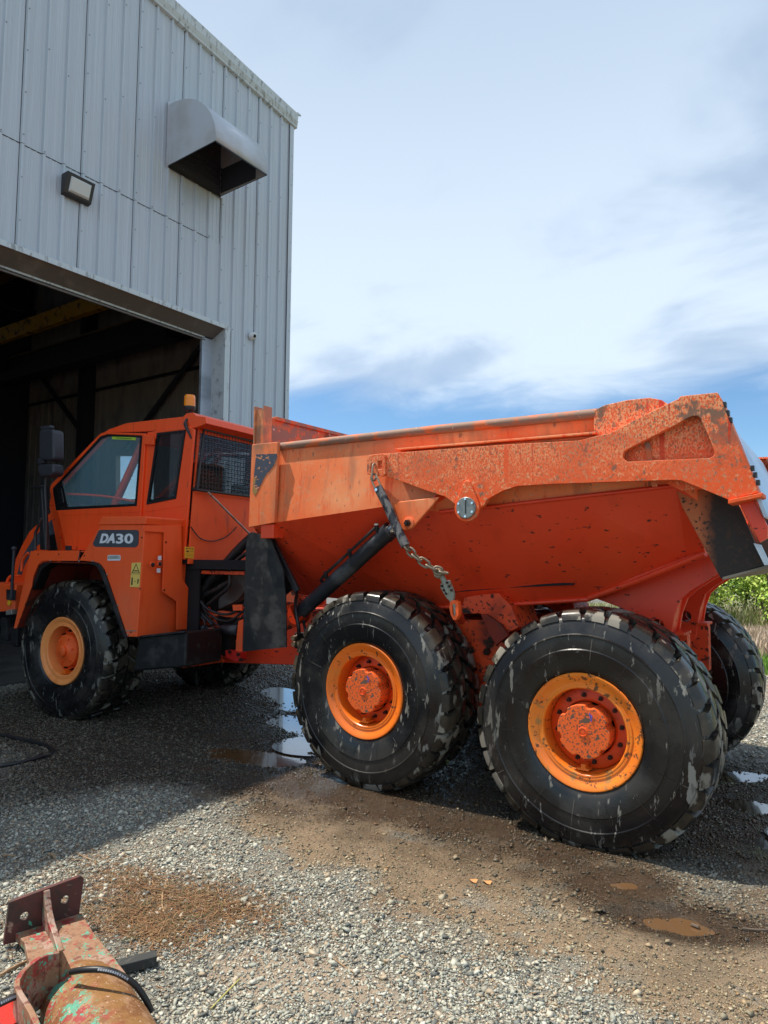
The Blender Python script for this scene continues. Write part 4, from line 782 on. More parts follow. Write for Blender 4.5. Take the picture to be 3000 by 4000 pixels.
tp('ladder_rung', [(-3.578,0.750),(-3.287,0.722),(-3.303,0.674),(-3.560,0.709)], -1.22, -.95, black_steel, .003)
# mirrors, handrails, exhaust post
tp('mirror_upper', [(-3.068,3.194),(-2.835,3.189),(-2.801,3.159),(-2.776,2.843),(-2.821,2.819),(-3.002,2.843),(-3.056,2.876)], -1.20, -1.06, black_plastic, .022)
tp('mirror_lower', [(-3.065,2.792),(-2.786,2.784),(-2.765,2.679),(-2.819,2.643),(-2.998,2.649),(-3.063,2.695)], -1.20, -1.06, black_plastic, .02)
tp('mirror_top_clamp', [(-3.135,3.248),(-2.934,3.249),(-2.932,3.224),(-2.963,3.191),(-3.073,3.194)], -1.16, -1.10, black_plastic, .006)
tp('mirror_mount', [(-3.147,2.852),(-3.110,2.886),(-3.021,2.850),(-3.009,2.807),(-3.124,2.805)], -1.16, -1.10, black_plastic, .006)
tube('mirror_post', [(p[0], -1.1, p[1]) for p in [(-3.050,2.646),(-3.054,2.483),(-3.020,2.272),(-2.988,1.801)]], .016, black_steel, T, mw=TRM, k=3)
tp('exhaust_stack', [(-3.256,2.569),(-3.208,2.573),(-3.078,1.802),(-3.184,1.802)], -1.05, -.98, black_steel, .01)
tube('side_handrail', [(p[0], -1.2, p[1]) for p in [(-3.038,1.799),(-3.050,1.970),(-3.017,2.044),(-2.949,2.160)]], .016, black_steel, T, mw=TRM)
tube('post_clamp', [(p[0], -1.1, p[1]) for p in [(-3.316,2.543),(-3.110,2.540)]], .014, black_steel, T, mw=TRM)
tp('fender_latch', [(-2.336,1.843),(-2.262,1.843),(-2.259,1.793),(-2.333,1.793)], -1.32, -1.29, black_steel, .003)
# under-cab articulation clutter
tp('frame_side_plate', [(-1.218,1.249),(-0.905,1.202),(-0.760,0.986),(-0.670,0.645),(-1.262,0.529),(-1.233,0.943)], -.62, -.58, frame_red, .006)
tp('frame_cross_rail', [(-1.169,1.595),(-0.307,1.593),(-0.306,1.557),(-1.167,1.557)], -.74, -.62, frame_red, .004)
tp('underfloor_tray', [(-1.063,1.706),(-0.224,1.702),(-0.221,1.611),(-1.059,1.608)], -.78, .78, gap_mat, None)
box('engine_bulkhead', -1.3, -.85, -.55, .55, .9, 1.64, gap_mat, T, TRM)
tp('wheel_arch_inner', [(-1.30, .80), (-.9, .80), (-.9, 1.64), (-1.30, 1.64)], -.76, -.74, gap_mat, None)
bigP = [V for V in [(-0.318,1.944),(-0.470,1.833),(-0.640,1.686),(-0.780,1.563),(-0.904,1.465),(-0.991,1.340),(-1.061,1.201)]]
tube('corrugated_hose', [(p[0], -.62, p[1]) for p in bigP], .052, hose_mat, T, n=14, mw=TRM)
tube('hydraulic_hose', [(p[0], -.68, p[1]) for p in [(-0.263,1.806),(-0.448,1.714),(-0.548,1.594),(-0.560,1.436),(-0.715,1.325),(-0.927,1.183)]], .022, hose_mat, T, mw=TRM)
tube('hydraulic_hose', [(p[0], -.70, p[1]) for p in [(-0.885,1.562),(-1.027,1.423),(-1.077,1.286),(-0.905,1.132),(-0.757,1.033)]], .016, hose_mat, T, mw=TRM)
tube('hydraulic_hose', [(p[0], -.66, p[1]) for p in [(-0.562,1.488),(-0.737,1.403),(-0.951,1.316),(-1.115,1.201)]], .030, hose_mat, T, mw=TRM)
tube('hydraulic_hose', [(p[0], -.72, p[1]) for p in [(-0.978,1.143),(-0.847,1.056),(-0.876,0.869),(-0.799,0.716),(-0.655,0.675)]], .010, hose_mat, T, mw=TRM)
0 and tube('hose_band', [(p[0], -.62, p[1]) for p in [(-0.646,1.753),(-0.606,1.731)]], .056, decal_white, T, n=14, mw=TRM)
for i_, (a_, b_, c_, r_) in enumerate(((2300, 2350, 2420, .014), (2330, 2385, 2400, .011), (2360, 2330, 2450, .009), (2280, 2400, 2370, .012))):
    hp3 = [Vector((-1.05+i_*.03, -.70+i_*.02, 1.45-i_*.06)), Vector((-.85, -.73+.02*i_, 1.22-i_*.05)), Vector((-.55, -.70, 1.15-i_*.07)), Vector((-.3, -.66, 1.30-i_*.05)), Vector((-.02+i_*.03, -.6, 1.52-i_*.05))]
    tube('hydraulic_hose', hp3, r_, hose_mat, T, n=8, mw=TRM)
tp('joint_shroud', [(-1.112,1.122),(-1.066,1.194),(-0.853,1.285),(-0.726,1.502),(-0.604,1.602),(-0.447,1.634),(-0.441,1.433),(-0.594,1.281),(-0.806,1.191),(-1.063,1.105)], -.52, -.40, shroud_mat, .01)
tube('joint_shaft', [(p[0], -.45, p[1]) for p in [(-0.623,1.372),(-0.395,1.380)]], .05, chrome, T, n=16, mw=TRM)
tp('yoke_arm', [(-0.720,1.174),(-0.415,1.154),(-0.414,1.117),(-0.605,1.113),(-0.719,1.128),(-0.891,1.072),(-0.962,1.014),(-0.928,1.083)], -.66, -.58, box_orange, .006)
tp('yoke_plate', [(-0.496,1.248),(-0.366,1.253),(-0.364,1.194),(-0.484,1.188)], -.70, -.60, box_orange, .006)
tp('yoke_plate', [(-0.384,1.092),(-0.323,1.113),(-0.326,0.750),(-0.417,0.730),(-0.405,0.898)], -.73, -.66, box_orange, .006)
SC = [(p[0], -.68, p[1]) for p in [(-0.883,0.987),(-0.633,0.986),(-0.626,0.986),(-0.408,0.994)]]
tube('steering_rod', [SC[0], SC[1]], .022, chrome, T, n=14, mw=TRM); tube('steering_cylinder', [SC[2], SC[3]], .055, cyl_mat, T, n=20, mw=TRM)
lathe('steering_rod_eye', [(.05, -.03), (.055, 0), (.05, .03)], black_steel, T, 16, 'z', mw=TRM @ Matrix.Translation(SC[0]))
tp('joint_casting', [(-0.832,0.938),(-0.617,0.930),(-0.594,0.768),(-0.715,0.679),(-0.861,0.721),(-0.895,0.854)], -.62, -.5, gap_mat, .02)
tp('red_lock_plate', [(-0.503,0.795),(-0.316,0.791),(-0.298,0.716),(-0.347,0.689),(-0.494,0.724)], -.78, -.68, hydr_red, .006)
for p in [(-0.321,0.770),(-0.286,0.722),(-0.432,0.787)]: lathe('lock_bolt', [(.018, 0), (.018, -.02), (0, -.02)], nut_mat, T, 6, mw=TRM @ Matrix.Translation((p[0], -.78, p[1])))
tube('front_axle_housing', [(-2.353, -.85, .71), (-2.353, -.35, .71), (-2.353, 0, .71), (-2.353, .35, .71), (-2.353, .85, .71)], [.14, .16, .25, .16, .14], frame_red, T, n=18, k=1, mw=TRM)
for k in (-1, 1): box('front_frame_beam', -4.2, -.9, k*.45-.05, k*.45+.05, .85, 1.3, frame_red, T, TRM)
lathe('articulation_barrel', [(.16, -.35), (.16, .35)], frame_red, T, 24, 'z', c=(-.0, 0, 1.05), mw=TRM)
tube('turntable_tube', [(-.5, 0, 1.05), (.3, 0, 1.05)], .2, frame_red, T, n=24, mw=TRM)

# ============================================================ THE WORKSHOP
XW = -6.3
bld = tag(empty('workshop_building', (XW, 0, 0)), 'tall grey ribbed metal workshop with open bay door and dark inside', 'building')
BI = Matrix.Translation((-XW, 0, 0))
def inb(o): o.matrix_parent_inverse = Matrix.Translation((-XW, 0, 0)); return o
_b = bld
def roof_z(y): return 10.80+(4.54-y)*.078
def B(fn, *a, **k):
    k['parent'] = bld; return inb(fn(*a, **k))
PW = .9144; RIB = PW/3
def panel_profile():
    P = []
    for r in range(3):
        b = r*RIB
        P += [(b-.030, 0), (b-.018, .038), (b+.018, .038), (b+.030, 0), (b+.095, 0), (b+.104, .006), (b+.122, .006), (b+.131, 0), (b+.182, 0), (b+.191, .006), (b+.209, .006), (b+.218, 0)]
    return P+[(PW-.040, 0)]
PP = panel_profile()
def wall_panel(y0, z0, zt, y1=None, name='wall_panel', flip=False, lift=0., ymin=None):
    """a ribbed sheet starting at y0 (first rib), from z0 to zt (number or function of y)"""
    V, F = [], []; P = [(y, o) for y, o in PP if y1 is None or y0+y <= y1+1e-6]
    if ymin is not None: P = [(ymin-y0, 0)]+[(y, o) for y, o in P if y0+y > ymin+.002]
    if y1 is not None and y0+PW-.04 > y1 and P and y0+P[-1][0] < y1-.002: P.append((y1-y0, P[-1][1]))
    top = zt if callable(zt) else (lambda y: zt)
    for (y, o) in P:
        V += [(XW+o+lift, y0+y, z0), (XW+o+lift, y0+y, top(y0+y))]
    for i in range(len(P)-1): F.append([2*i, 2*i+2, 2*i+3, 2*i+1])
    o = raw(name, V, F, wall_mat, bld); inb(o); s_ = o.modifiers.new('t', 'SOLIDIFY'); s_.thickness = .0015; s_.offset = -1
    return o
y_edges = [4.50-PW*i for i in range(1, 16)]     # panels end at the corner
under = lambda y: roof_z(y)-.02
for i, y0 in enumerate(y_edges):
    if 2.6 < y0 < 2.9: wall_panel(y0, 5.99, under); wall_panel(y0, .05, 5.99, ymin=2.862)
    elif y0 > 2.60: wall_panel(y0, .05, under)
    elif y0 > 1.5: wall_panel(y0, 7.495, under); wall_panel(y0, 5.99, 7.485, lift=.003, y1=2.40); 
    elif y0 < -5.0: wall_panel(y0, .05, under)
    else: wall_panel(y0, 7.495, under); wall_panel(y0, 5.99, 7.485, lift=.003)
wall_panel(2.40, .05, 7.494, y1=2.672) if False else None
# ---- piece right of the lower panels and above the door corner
for o_ in [(2.41, 5.99, 2.67)]:
    V = [(XW+.001, o_[0], 5.99), (XW+.001, o_[2], 5.99), (XW+.001, o_[2], 7.495), (XW+.001, o_[0], 7.495)]
    ob = raw('wall_filler_strip', V, [[0, 1, 2, 3]], wall_mat, bld); inb(ob)
V = [(XW+.001, 2.86, .05), (XW+.001, 2.64, .05), (XW+.001, 2.64, 6.0), (XW+.001, 2.86, 6.0)]
# seams and flashings
for (a, b, z) in ((-9.2, 2.41, 7.488),): inb(box('seam_lap', XW+.001, XW+.010, a, b, z-.006, z+.004, gap_mat, bld))
inb(box('seam_lap', XW+.001, XW+.008, 2.400, 2.408, 5.99, 7.49, gap_mat, bld))
# screws: one mass of small heads
V, F = [], []
def screw(x, y, z, r=.011):
    b = len(V); n = 6
    for k in range(n): a = k*math.pi/3; V.append((x, y+r*math.cos(a), z+r*math.sin(a)))
    for k in range(n): a = k*math.pi/3; V.append((x+.007, y+r*.8*math.cos(a), z+r*.8*math.sin(a)))
    F.append([b+n+k for k in range(n)]); [F.append([b+k, b+(k+1) % n, b+n+(k+1) % n, b+n+k]) for k in range(n)]
for i in range(50):
    y = 4.50-RIB*i
    lap = (i % 3 == 0)
    zs = [1.2+1.55*k for k in range(8)] if not lap else [.9+.62*k for k in range(17)]
    for z in zs:
        z += (.12 if i % 2 else -.1)
        if z > roof_z(y)-.1: continue
        if -5.1 < y < 2.85 and z < 6.05: continue
        screw(XW+.039, y+.0, z)
tag(inb(raw('panel_screws', V, F, mat('dark screw heads', (.22, .24, .26), rough=.5), bld)), kind='stuff')
# black closures below the rake trim, one per rib
V, F = [], []
for i in range(48):
    y = 4.50-RIB*i; z = roof_z(y)
    b = len(V); V += [(XW+.001, y-.034, z-.05), (XW+.031, y-.014, z-.05), (XW+.031, y+.014, z-.05), (XW+.001, y+.034, z-.05), (XW+.001, y-.034, z), (XW+.036, y-.016, z), (XW+.036, y+.016, z), (XW+.001, y+.034, z)]
    F += [[b, b+1, b+2, b+3], [b, b+4, b+5, b+1], [b+1, b+5, b+6, b+2], [b+2, b+6, b+7, b+3]]
tag(inb(raw('rib_closures', V, F, gap_mat, bld)), kind='stuff')
# rake trim: stepped profile swept along the roof edge
rk = [(0.02, -.03), (.070, -.03), (.075, -.005), (.060, .01), (.085, .05), (.070, .065), (.095, .11), (.080, .13), (.100, .27), (.085, .285), (-.05, .29), (-.05, -.03)]
V, F = [], []
for y in (4.62, -10.0): V += [(XW+.0+o, y, roof_z(y)+z) for o, z in rk]
n = len(rk)
for k in range(n): F.append([k, (k+1) % n, n+(k+1) % n, n+k])
F += [list(range(n)), [n+k for k in range(n)][::-1]]
inb(fixn(raw('rake_trim', V, F, trim_mat, bld)))
inb(hexa('roof_edge_lip', [(XW+.02, 4.62, roof_z(4.62)+.27), (XW+.10, 4.70, roof_z(4.7)+.27), (XW+.10, 4.58, roof_z(4.58)+.27), (XW+.02, 4.58, roof_z(4.58)+.27)], [(XW+.02, 4.62, roof_z(4.62)+.30), (XW+.10, 4.70, roof_z(4.7)+.30), (XW+.10, 4.58, roof_z(4.58)+.30), (XW+.02, 4.58, roof_z(4.58)+.30)], trim_mat, bld))
# corner trim
inb(box('corner_trim', XW-.06, XW+.040, 4.535, 4.552, 0.05, 10.76, trim_mat, bld)); inb(box('corner_trim', XW+.0345, XW+.041, 4.44, 4.535, .05, 10.76, wall_mat, bld))
# door surround
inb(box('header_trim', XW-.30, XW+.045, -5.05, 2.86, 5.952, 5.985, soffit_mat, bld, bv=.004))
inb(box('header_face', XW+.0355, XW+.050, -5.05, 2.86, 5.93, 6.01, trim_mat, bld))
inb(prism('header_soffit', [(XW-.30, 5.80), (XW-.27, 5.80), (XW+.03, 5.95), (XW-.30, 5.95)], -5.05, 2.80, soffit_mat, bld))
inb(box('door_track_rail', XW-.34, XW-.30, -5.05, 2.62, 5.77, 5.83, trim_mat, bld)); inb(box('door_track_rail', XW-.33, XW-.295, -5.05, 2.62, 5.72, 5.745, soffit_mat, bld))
inb(box('jamb_trim', XW-.30, XW+.045, 2.80, 2.86, 0, 5.951, trim_mat, bld)); inb(box('jamb_face', XW+.036, XW+.046, 2.861, 2.92, 0, 5.98, trim_mat, bld))
inb(box('jamb_track', XW-.36, XW-.30, 2.56, 2.80, 0, 5.78, gate_steel, bld))
inb(box('jamb_trim', XW-.30, XW+.045, -5.12, -5.06, 0, 5.951, soffit_mat, bld))
# remaining shell: side walls, back wall with translucent panel, roof, floor
SX = -27.
bw = [(-11.864,4.225),(-10.376,4.108),(-10.324,3.076),(-11.800,3.138)]
inb(prism('side_wall', [(SX, 0), (XW-.02, 0), (XW-.02, 10.7), (SX, 10.7)], 4.40, 4.53, liner, bld, 'y', holes=[bw])); inb(box('side_wall', SX, XW-.02, -9.9, -9.8, 0, 11.7, liner, bld))
inb(prism('front_wall_inner_lining', [(-9.8, 0), (-5.12, 0), (-5.12, 6.0), (2.86, 6.0), (2.86, 0), (4.40, 0), (4.40, 10.7), (-9.8, 11.7)], XW-.05, XW-.03, liner, bld, 'x'))
inb(prism('back_wall', [(-9.8, 0), (4.4, 0), (4.4, 10.7), (-9.8, 11.7)], SX-.1, SX, liner, bld, 'x'))
inb(prism('translucent_panel', bw, 4.46, 4.47, panel_clear, bld, 'y'))
inb(hexa('roof_sheet', [(SX, 4.66, 10.79), (XW-.055, 4.66, 10.79), (XW-.055, -10, 11.93), (SX, -10, 11.93)], [(SX, 4.66, 11.04), (XW-.055, 4.66, 11.04), (XW-.055, -10, 12.18), (SX, -10, 12.18)], trim_mat, bld))
inb(box('slab_floor', SX, XW-.05, -9.8, 4.4, -.10, .012, concrete, bld))
# side wall liner ribs, girts, columns, braces
for i in range(60):
    x = XW-.3-.30*i
    if min(v[0] for v in bw)-.05 < x < max(v[0] for v in bw)+.05: continue
    inb(box('liner_rib', x-.02, x+.02, 4.375, 4.401, .05, 5.95, liner, bld))
inb(box('wall_girt', SX, XW-.1, 4.33, 4.40, 5.95, 6.01, steel_dark, bld)); inb(box('wall_girt', SX, XW-.1, 4.30, 4.40, 6.70, 6.78, steel_dark, bld))
inb(box('steel_column', -13.05, -12.80, 4.05, 4.38, 0, 10.6, steel_dark, bld)); inb(box('steel_column', -17.6, -16.0, 3.4, 4.36, 0, 10.6, steel_dark, bld)); inb(box('steel_column', XW-.5, XW-.30, 4.05, 4.38, 0, 10.6, steel_dark, bld))
for A_, B_ in (((-15.25, 4.2, 6.76), (-12.6, 4.2, 4.5)), ((-7.3, 4.2, 7.4), (-11.2, 4.2, 4.3))): o = tube('wall_brace', [A_, B_], .06, steel_dark, bld, n=6); inb(o)
inb(box('crane_runway_beam', SX, -7.5, 3.75, 4.05, 6.75, 7.15, steel_dark, bld)); inb(box('runway_rail', SX, -7.4, 3.7, 4.1, 7.15, 7.20, steel_brown, bld)); inb(box('lower_duct', SX, -8.6, 3.3, 3.7, 6.35, 6.62, steel_dark, bld))
inb(box('ceiling_beam', SX, -8.5, 2.2, 2.5, 8.4, 8.8, steel_brown, bld)); inb(box('ceiling_beam', SX, -8.5, .3, .5, 8.9, 9.2, steel_dark, bld))
for y in (-1.5, 1.0): inb(box('cross_tie', -14.2, -14.0, y, y+2.4, 7.9, 8.0, steel_dark, bld))
cb = tag(box('crane_beam', -22, -8.8, 3.2, 3.36, 7.40, 7.78, crane_yellow), 'dirty yellow crane beam running back into the dark workshop', 'crane beam')
hg = tube('hanger_cable', [(-7.2, 3.6, 6.2), (-7.0, 3.5, 5.6), (-6.9, 3.2, 5.3), (-6.85, 2.9, 5.55)], .015, hose_mat, bld); inb(hg)

# ---- vent hood
vh = tag(empty('vent_hood', (XW+.035, 1.44, 8.37)), 'grey curved sheet metal vent hood high on the ribbed wall', 'vent hood')
def vin(o): o.parent = vh; o.matrix_parent_inverse = Matrix.Translation((-(XW+.035), -1.44, -8.37)); return o
Yl, Yr, Z0, Dp, Hh = 1.44, 2.60, 8.37, 1.18, 1.10
arc = [(0, 0), (Dp, .03)]+[(Dp*math.cos(t)**1.0 if t < 1.55 else 0.0, .03+(Hh-.03)*math.sin(t)) for t in [math.radians(a) for a in range(8, 90, 7)]]+[(0.0, Hh)]
shell = [(XW+.04+a, Z0+b) for a, b in arc]
vin(prism('hood_cheek', shell, Yl-.002, Yl+.004, hood_mat)); vin(prism('hood_cheek', shell, Yr-.004, Yr+.002, hood_mat))
V, F = [], []
for (a, b) in shell[1:]: V += [(a, Yl, b), (a, Yr, b)]
for i in range(len(shell)-2): F.append([2*i, 2*i+1, 2*i+3, 2*i+2])
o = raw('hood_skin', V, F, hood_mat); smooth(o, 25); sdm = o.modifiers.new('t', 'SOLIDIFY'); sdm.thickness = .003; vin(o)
o = raw('hood_shade_skin', [(v[0]-.012, v[1], v[2]-.004) for v in V], F, hood_shade_in); vin(o)
vin(box('cheek_shade_sheet', XW+.05, XW+.95, Yr-.012, Yr-.006, Z0+.04, Z0+.5, hood_shade_in)); vin(box('cheek_shade_sheet', XW+.05, XW+.95, Yl+.006, Yl+.012, Z0+.04, Z0+.5, hood_shade_in))  # added dark sheets that paint the shade on the inner cheeks
vin(box('wall_flange', XW+.034, XW+.042, Yl-.045, Yl-.002, Z0-.03, Z0+Hh+.03, hood_mat)); vin(box('wall_flange', XW+.034, XW+.042, Yr+.002, Yr+.045, Z0-.03, Z0+Hh+.03, hood_mat))
vin(box('lower_lip', XW+.034, XW+.06, Yl, Yr, Z0-.03, Z0+.0, black_steel))
for z in (.12, .24, .36, .48): vin(box('louvre_blade', XW+.04, XW+.10, Yl+.02, Yr-.02, Z0+z, Z0+z+.012, hood_shade_in))
vin(box('back_shade_plate', XW+.0395, XW+.045, Yl+.013, Yr-.013, Z0+.0, Z0+1.0, hood_shade_in))  # added dark plate, keeps the hood's recess shaded against bounce light
vin(box('hood_edge_strip', XW+.04+Dp-.012, XW+.04+Dp+.004, Yl, Yr, Z0+.01, Z0+.03, black_steel))
vin(prism('hood_edge_strip', [(XW+.04, Z0-.008), (XW+.04+Dp, Z0+.02), (XW+.04+Dp, Z0+.034), (XW+.04, Z0+.008)], Yl-.006, Yl-.0025, black_steel)); vin(prism('hood_edge_strip', [(XW+.04, Z0-.008), (XW+.04+Dp, Z0+.02), (XW+.04+Dp, Z0+.034), (XW+.04, Z0+.008)], Yr+.0025, Yr+.006, black_steel))
# ---- wall pack lamp
wl = tag(empty('wall_lamp', (XW+.035, -.16, 7.17)), 'dark framed wall floodlight with frosted lens above the bay door', 'wall lamp')
def lin(o): o.parent = wl; o.matrix_parent_inverse = Matrix.Translation((-(XW+.035), .16, -7.17)); return o
lin(prism('lamp_housing', [(XW+.034, 7.01), (XW+.034, 7.32), (XW+.21, 7.32), (XW+.12, 7.03)], -.42, .02, mat('bronze lamp housing', (.025, .022, .02), rough=.45), bv=.008))
lin(hexa('lamp_lens', [(XW+.125, -.36, 7.06), (XW+.125, -.03, 7.06), (XW+.165, -.05, 7.08), (XW+.165, -.34, 7.08)], [(XW+.19, -.36, 7.28), (XW+.19, -.03, 7.28), (XW+.215, -.05, 7.25), (XW+.215, -.34, 7.25)], lamp_glass, bv=.006))
# ---- dome camera
dc = tag(empty('security_camera', (XW+.035, 3.47, 5.98)), 'small white dome security camera beside the bay door', 'security camera')
o = lathe('camera_body', [(.075, 0), (.075, .03), (.062, .075), (.045, .10), (0, .105)], white_plastic, None, 24, 'x', c=(XW+.034, 3.47, 5.98)); o.parent = dc; o.matrix_parent_inverse = Matrix.Translation((-(XW+.035), -3.47, -5.98))
o = lathe('camera_eye', [(.035, 0), (.033, .015), (.02, .028), (0, .032)], seal_black, None, 16, 'x', mw=Matrix.Translation((XW+.125, 3.46, 5.965)) @ Matrix.Rotation(-.5, 4, 'Z') @ Matrix.Rotation(.3, 4, 'Y')); o.parent = dc; o.matrix_parent_inverse = Matrix.Translation((-(XW+.035), -3.47, -5.98))

# ============================================================ GROUND
def vnoise(x, y, f, seed):
    r = np.random.RandomState(seed); T_ = r.rand(256, 256); X = x*f+100.3*seed; Y_ = y*f+57.7*seed
    xi, yi = np.floor(X).astype(int), np.floor(Y_).astype(int); u, v = X-xi, Y_-yi; u = u*u*(3-2*u); v = v*v*(3-2*v)
    g = lambda a, b: T_[a % 256, b % 256]
    return (g(xi, yi)*(1-u)+g(xi+1, yi)*u)*(1-v)+(g(xi, yi+1)*(1-u)+g(xi+1, yi+1)*u)*v
def blob(x, y, cx, cy, rx, ry, rot=0.):
    c, s = math.cos(rot), math.sin(rot); dx, dy = x-cx, y-cy; a, b = (dx*c+dy*s)/rx, (-dx*s+dy*c)/ry
    return np.exp(-(a*a+b*b))
def sstep(a, b, x): t = np.clip((x-a)/(b-a), 0, 1); return t*t*(3-2*t)
PUD = [(-1.05, -.70, .26, .22, .5), (-1.75, -.25, .42, .16, 2.5), (-2.75, .75, .5, .2, 2.5), (-1.30, -1.30, .38, .15, .3), (2.50, .12, .30, .14, .3), (2.25, .80, .22, .1, .6), (2.66, -.55, .26, .13, .2), (2.03, -1.72, .13, .07, .6), (2.36, -2.0, .20, .10, .4), (3.3, -.2, .5, .2, .3), (.75, -.2, .5, .25, 0)]
def height(x, y):
    near = np.exp(-((x-.5)**2+(y+1)**2)/90)
    h = (vnoise(x, y, .8, 1)-.5)*.03+(vnoise(x, y, 2.7, 2)-.5)*.018+(vnoise(x, y, 9, 3)-.5)*.010+(vnoise(x, y, 25, 4)-.5)*.006
    h = h*near-.045*sstep(.6, 1.5, x)*sstep(4.6, 2.6, x)*np.exp(-(y/2.6)**2)
    for (cx, cy, rx, ry, ro) in PUD: h = h-.030*blob(x, y, cx, cy, rx*1.15, ry*1.15, ro)
    # tyre ruts leading away from the wheels
    for yc in (-1.12, 1.15): h = h-.022*np.exp(-((y-yc)/.28)**2)*sstep(-6, -4, x)*sstep(9, 4, x)
    h = np.where(x < XW+.1, -.03, h)
    return h
def masks(x, y):
    n1_, n2_ = vnoise(x, y, 1.1, 11), vnoise(x, y, 3.1, 12)
    band = np.exp(-((y-(-1.9-.14*x))/.62)**2)*sstep(-1.4, .4, x)          # brown mud band beside the truck
    mud = np.clip(band*.85+.55*np.exp(-((y+1.0)/1.5)**2)*sstep(-4.5, -1, x), 0, 1)*(.55+.75*n2_)*.95+.10
    sand = 1.1*blob(x, y, 1.12, -3.42, .42, .26, .3)+.5*blob(x, y, 1.7, -3.3, .4, .2, 0)+.35*blob(x, y, 1.5, -2.35, .5, .15, -.2)
    road = np.exp(-((y-5.0-.05*x)/.8)**2)*sstep(-.5, 1.5, x); sand = sand+road*.8
    wet_shade = np.exp(-((y+.1)/1.9)**2)*sstep(-6.2, -4.5, x)*sstep(4.5, 3.0, x)+.85*blob(x, y, -1.9, -1.2, 2.3, .95, .1)+.22*np.exp(-((y-(-2.75-.12*x))/.30)**2)*sstep(.0, 1.2, x)+.45*sstep(-1.0, -1.9, x)*sstep(-4.6, -3.2, y)+.45*blob(x, y, 2.4, -1.9, .6, .25, .2)  # damp ground, plus painted darkening where the building's shadow falls
    for (cx, cy, rx, ry, ro) in PUD: wet_shade = wet_shade+.8*blob(x, y, cx, cy, rx*1.5, ry*1.5, ro)
    green = sstep(6.2, 6.6, y+(n2_-.5)*.5)*sstep(-6.0, -5.0, x)+sstep(60, 70, np.hypot(x, y))
    return np.clip(mud, 0, 1), np.clip(sand, 0, 1), np.clip(wet_shade*(.7+.5*n1_), 0, 1), np.clip(green, 0, 1)
def axis_lines(lo, hi, fine, growth=1.16):
    L = [lo]
    while L[-1] < hi: L.append(L[-1]+fine)
    a, st = lo, fine
    pre = []
    while a > -1800: st *= growth; a -= st; pre.append(a)
    b, st = L[-1], fine; post = []
    while b < 1800: st *= growth; b += st; post.append(b)
    return np.array(pre[::-1]+L+post)
gx_, gy_ = axis_lines(-4.5, 3.6, .03), axis_lines(-4.6, 2.4, .03)
X, Y_ = np.meshgrid(gx_, gy_, indexing='ij'); nx, ny = X.shape
H = height(X, Y_); co = np.stack([X, Y_, H], -1).reshape(-1, 3)
ii, jj = np.meshgrid(np.arange(nx-1), np.arange(ny-1), indexing='ij'); b0 = (ii*ny+jj).ravel()
quads = np.stack([b0, b0+ny, b0+ny+1, b0+1], -1)
def fast_mesh(name, co, faces, m, parent=None):
    me = bpy.data.meshes.new(name); k = faces.shape[1]; nf = len(faces)
    me.vertices.add(len(co)); me.vertices.foreach_set('co', np.ascontiguousarray(co, dtype=np.float32).ravel())
    me.loops.add(nf*k); me.loops.foreach_set('vertex_index', np.ascontiguousarray(faces, dtype=np.int32).ravel())
    me.polygons.add(nf); me.polygons.foreach_set('loop_start', np.arange(0, nf*k, k, dtype=np.int32)); me.polygons.foreach_set('loop_total', np.full(nf, k, dtype=np.int32))
    me.update(calc_edges=True); me.validate()
    return link(name, me, m, parent)
g = tag(fast_mesh('ground', co, quads, ground_mat), kind='structure')
for nm, arr in zip(('mud', 'sand', 'wet_shade', 'green'), masks(X, Y_)):
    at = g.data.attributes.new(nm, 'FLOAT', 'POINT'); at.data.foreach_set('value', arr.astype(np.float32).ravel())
g.data.polygons.foreach_set('use_smooth', [True]*len(g.data.polygons))
# puddles: level water sheets that fill the hollows
for k, (cx, cy, rx, ry, ro) in enumerate(PUD):
    base = float(np.min(height(np.array([cx]), np.array([cy])))); lvl = base+(.019 if k not in (7, 8) else .007)
    P = [(cx+rx*1.5*math.cos(t)*math.cos(ro)-ry*1.5*math.sin(t)*math.sin(ro), cy+rx*1.5*math.cos(t)*math.sin(ro)+ry*1.5*math.sin(t)*math.cos(ro), lvl) for t in [i*math.pi/16 for i in range(32)]]
    tag(raw('puddle_water', P, [list(range(32))], water_mat if k in (3, 7, 8) else dark_water), kind='structure')
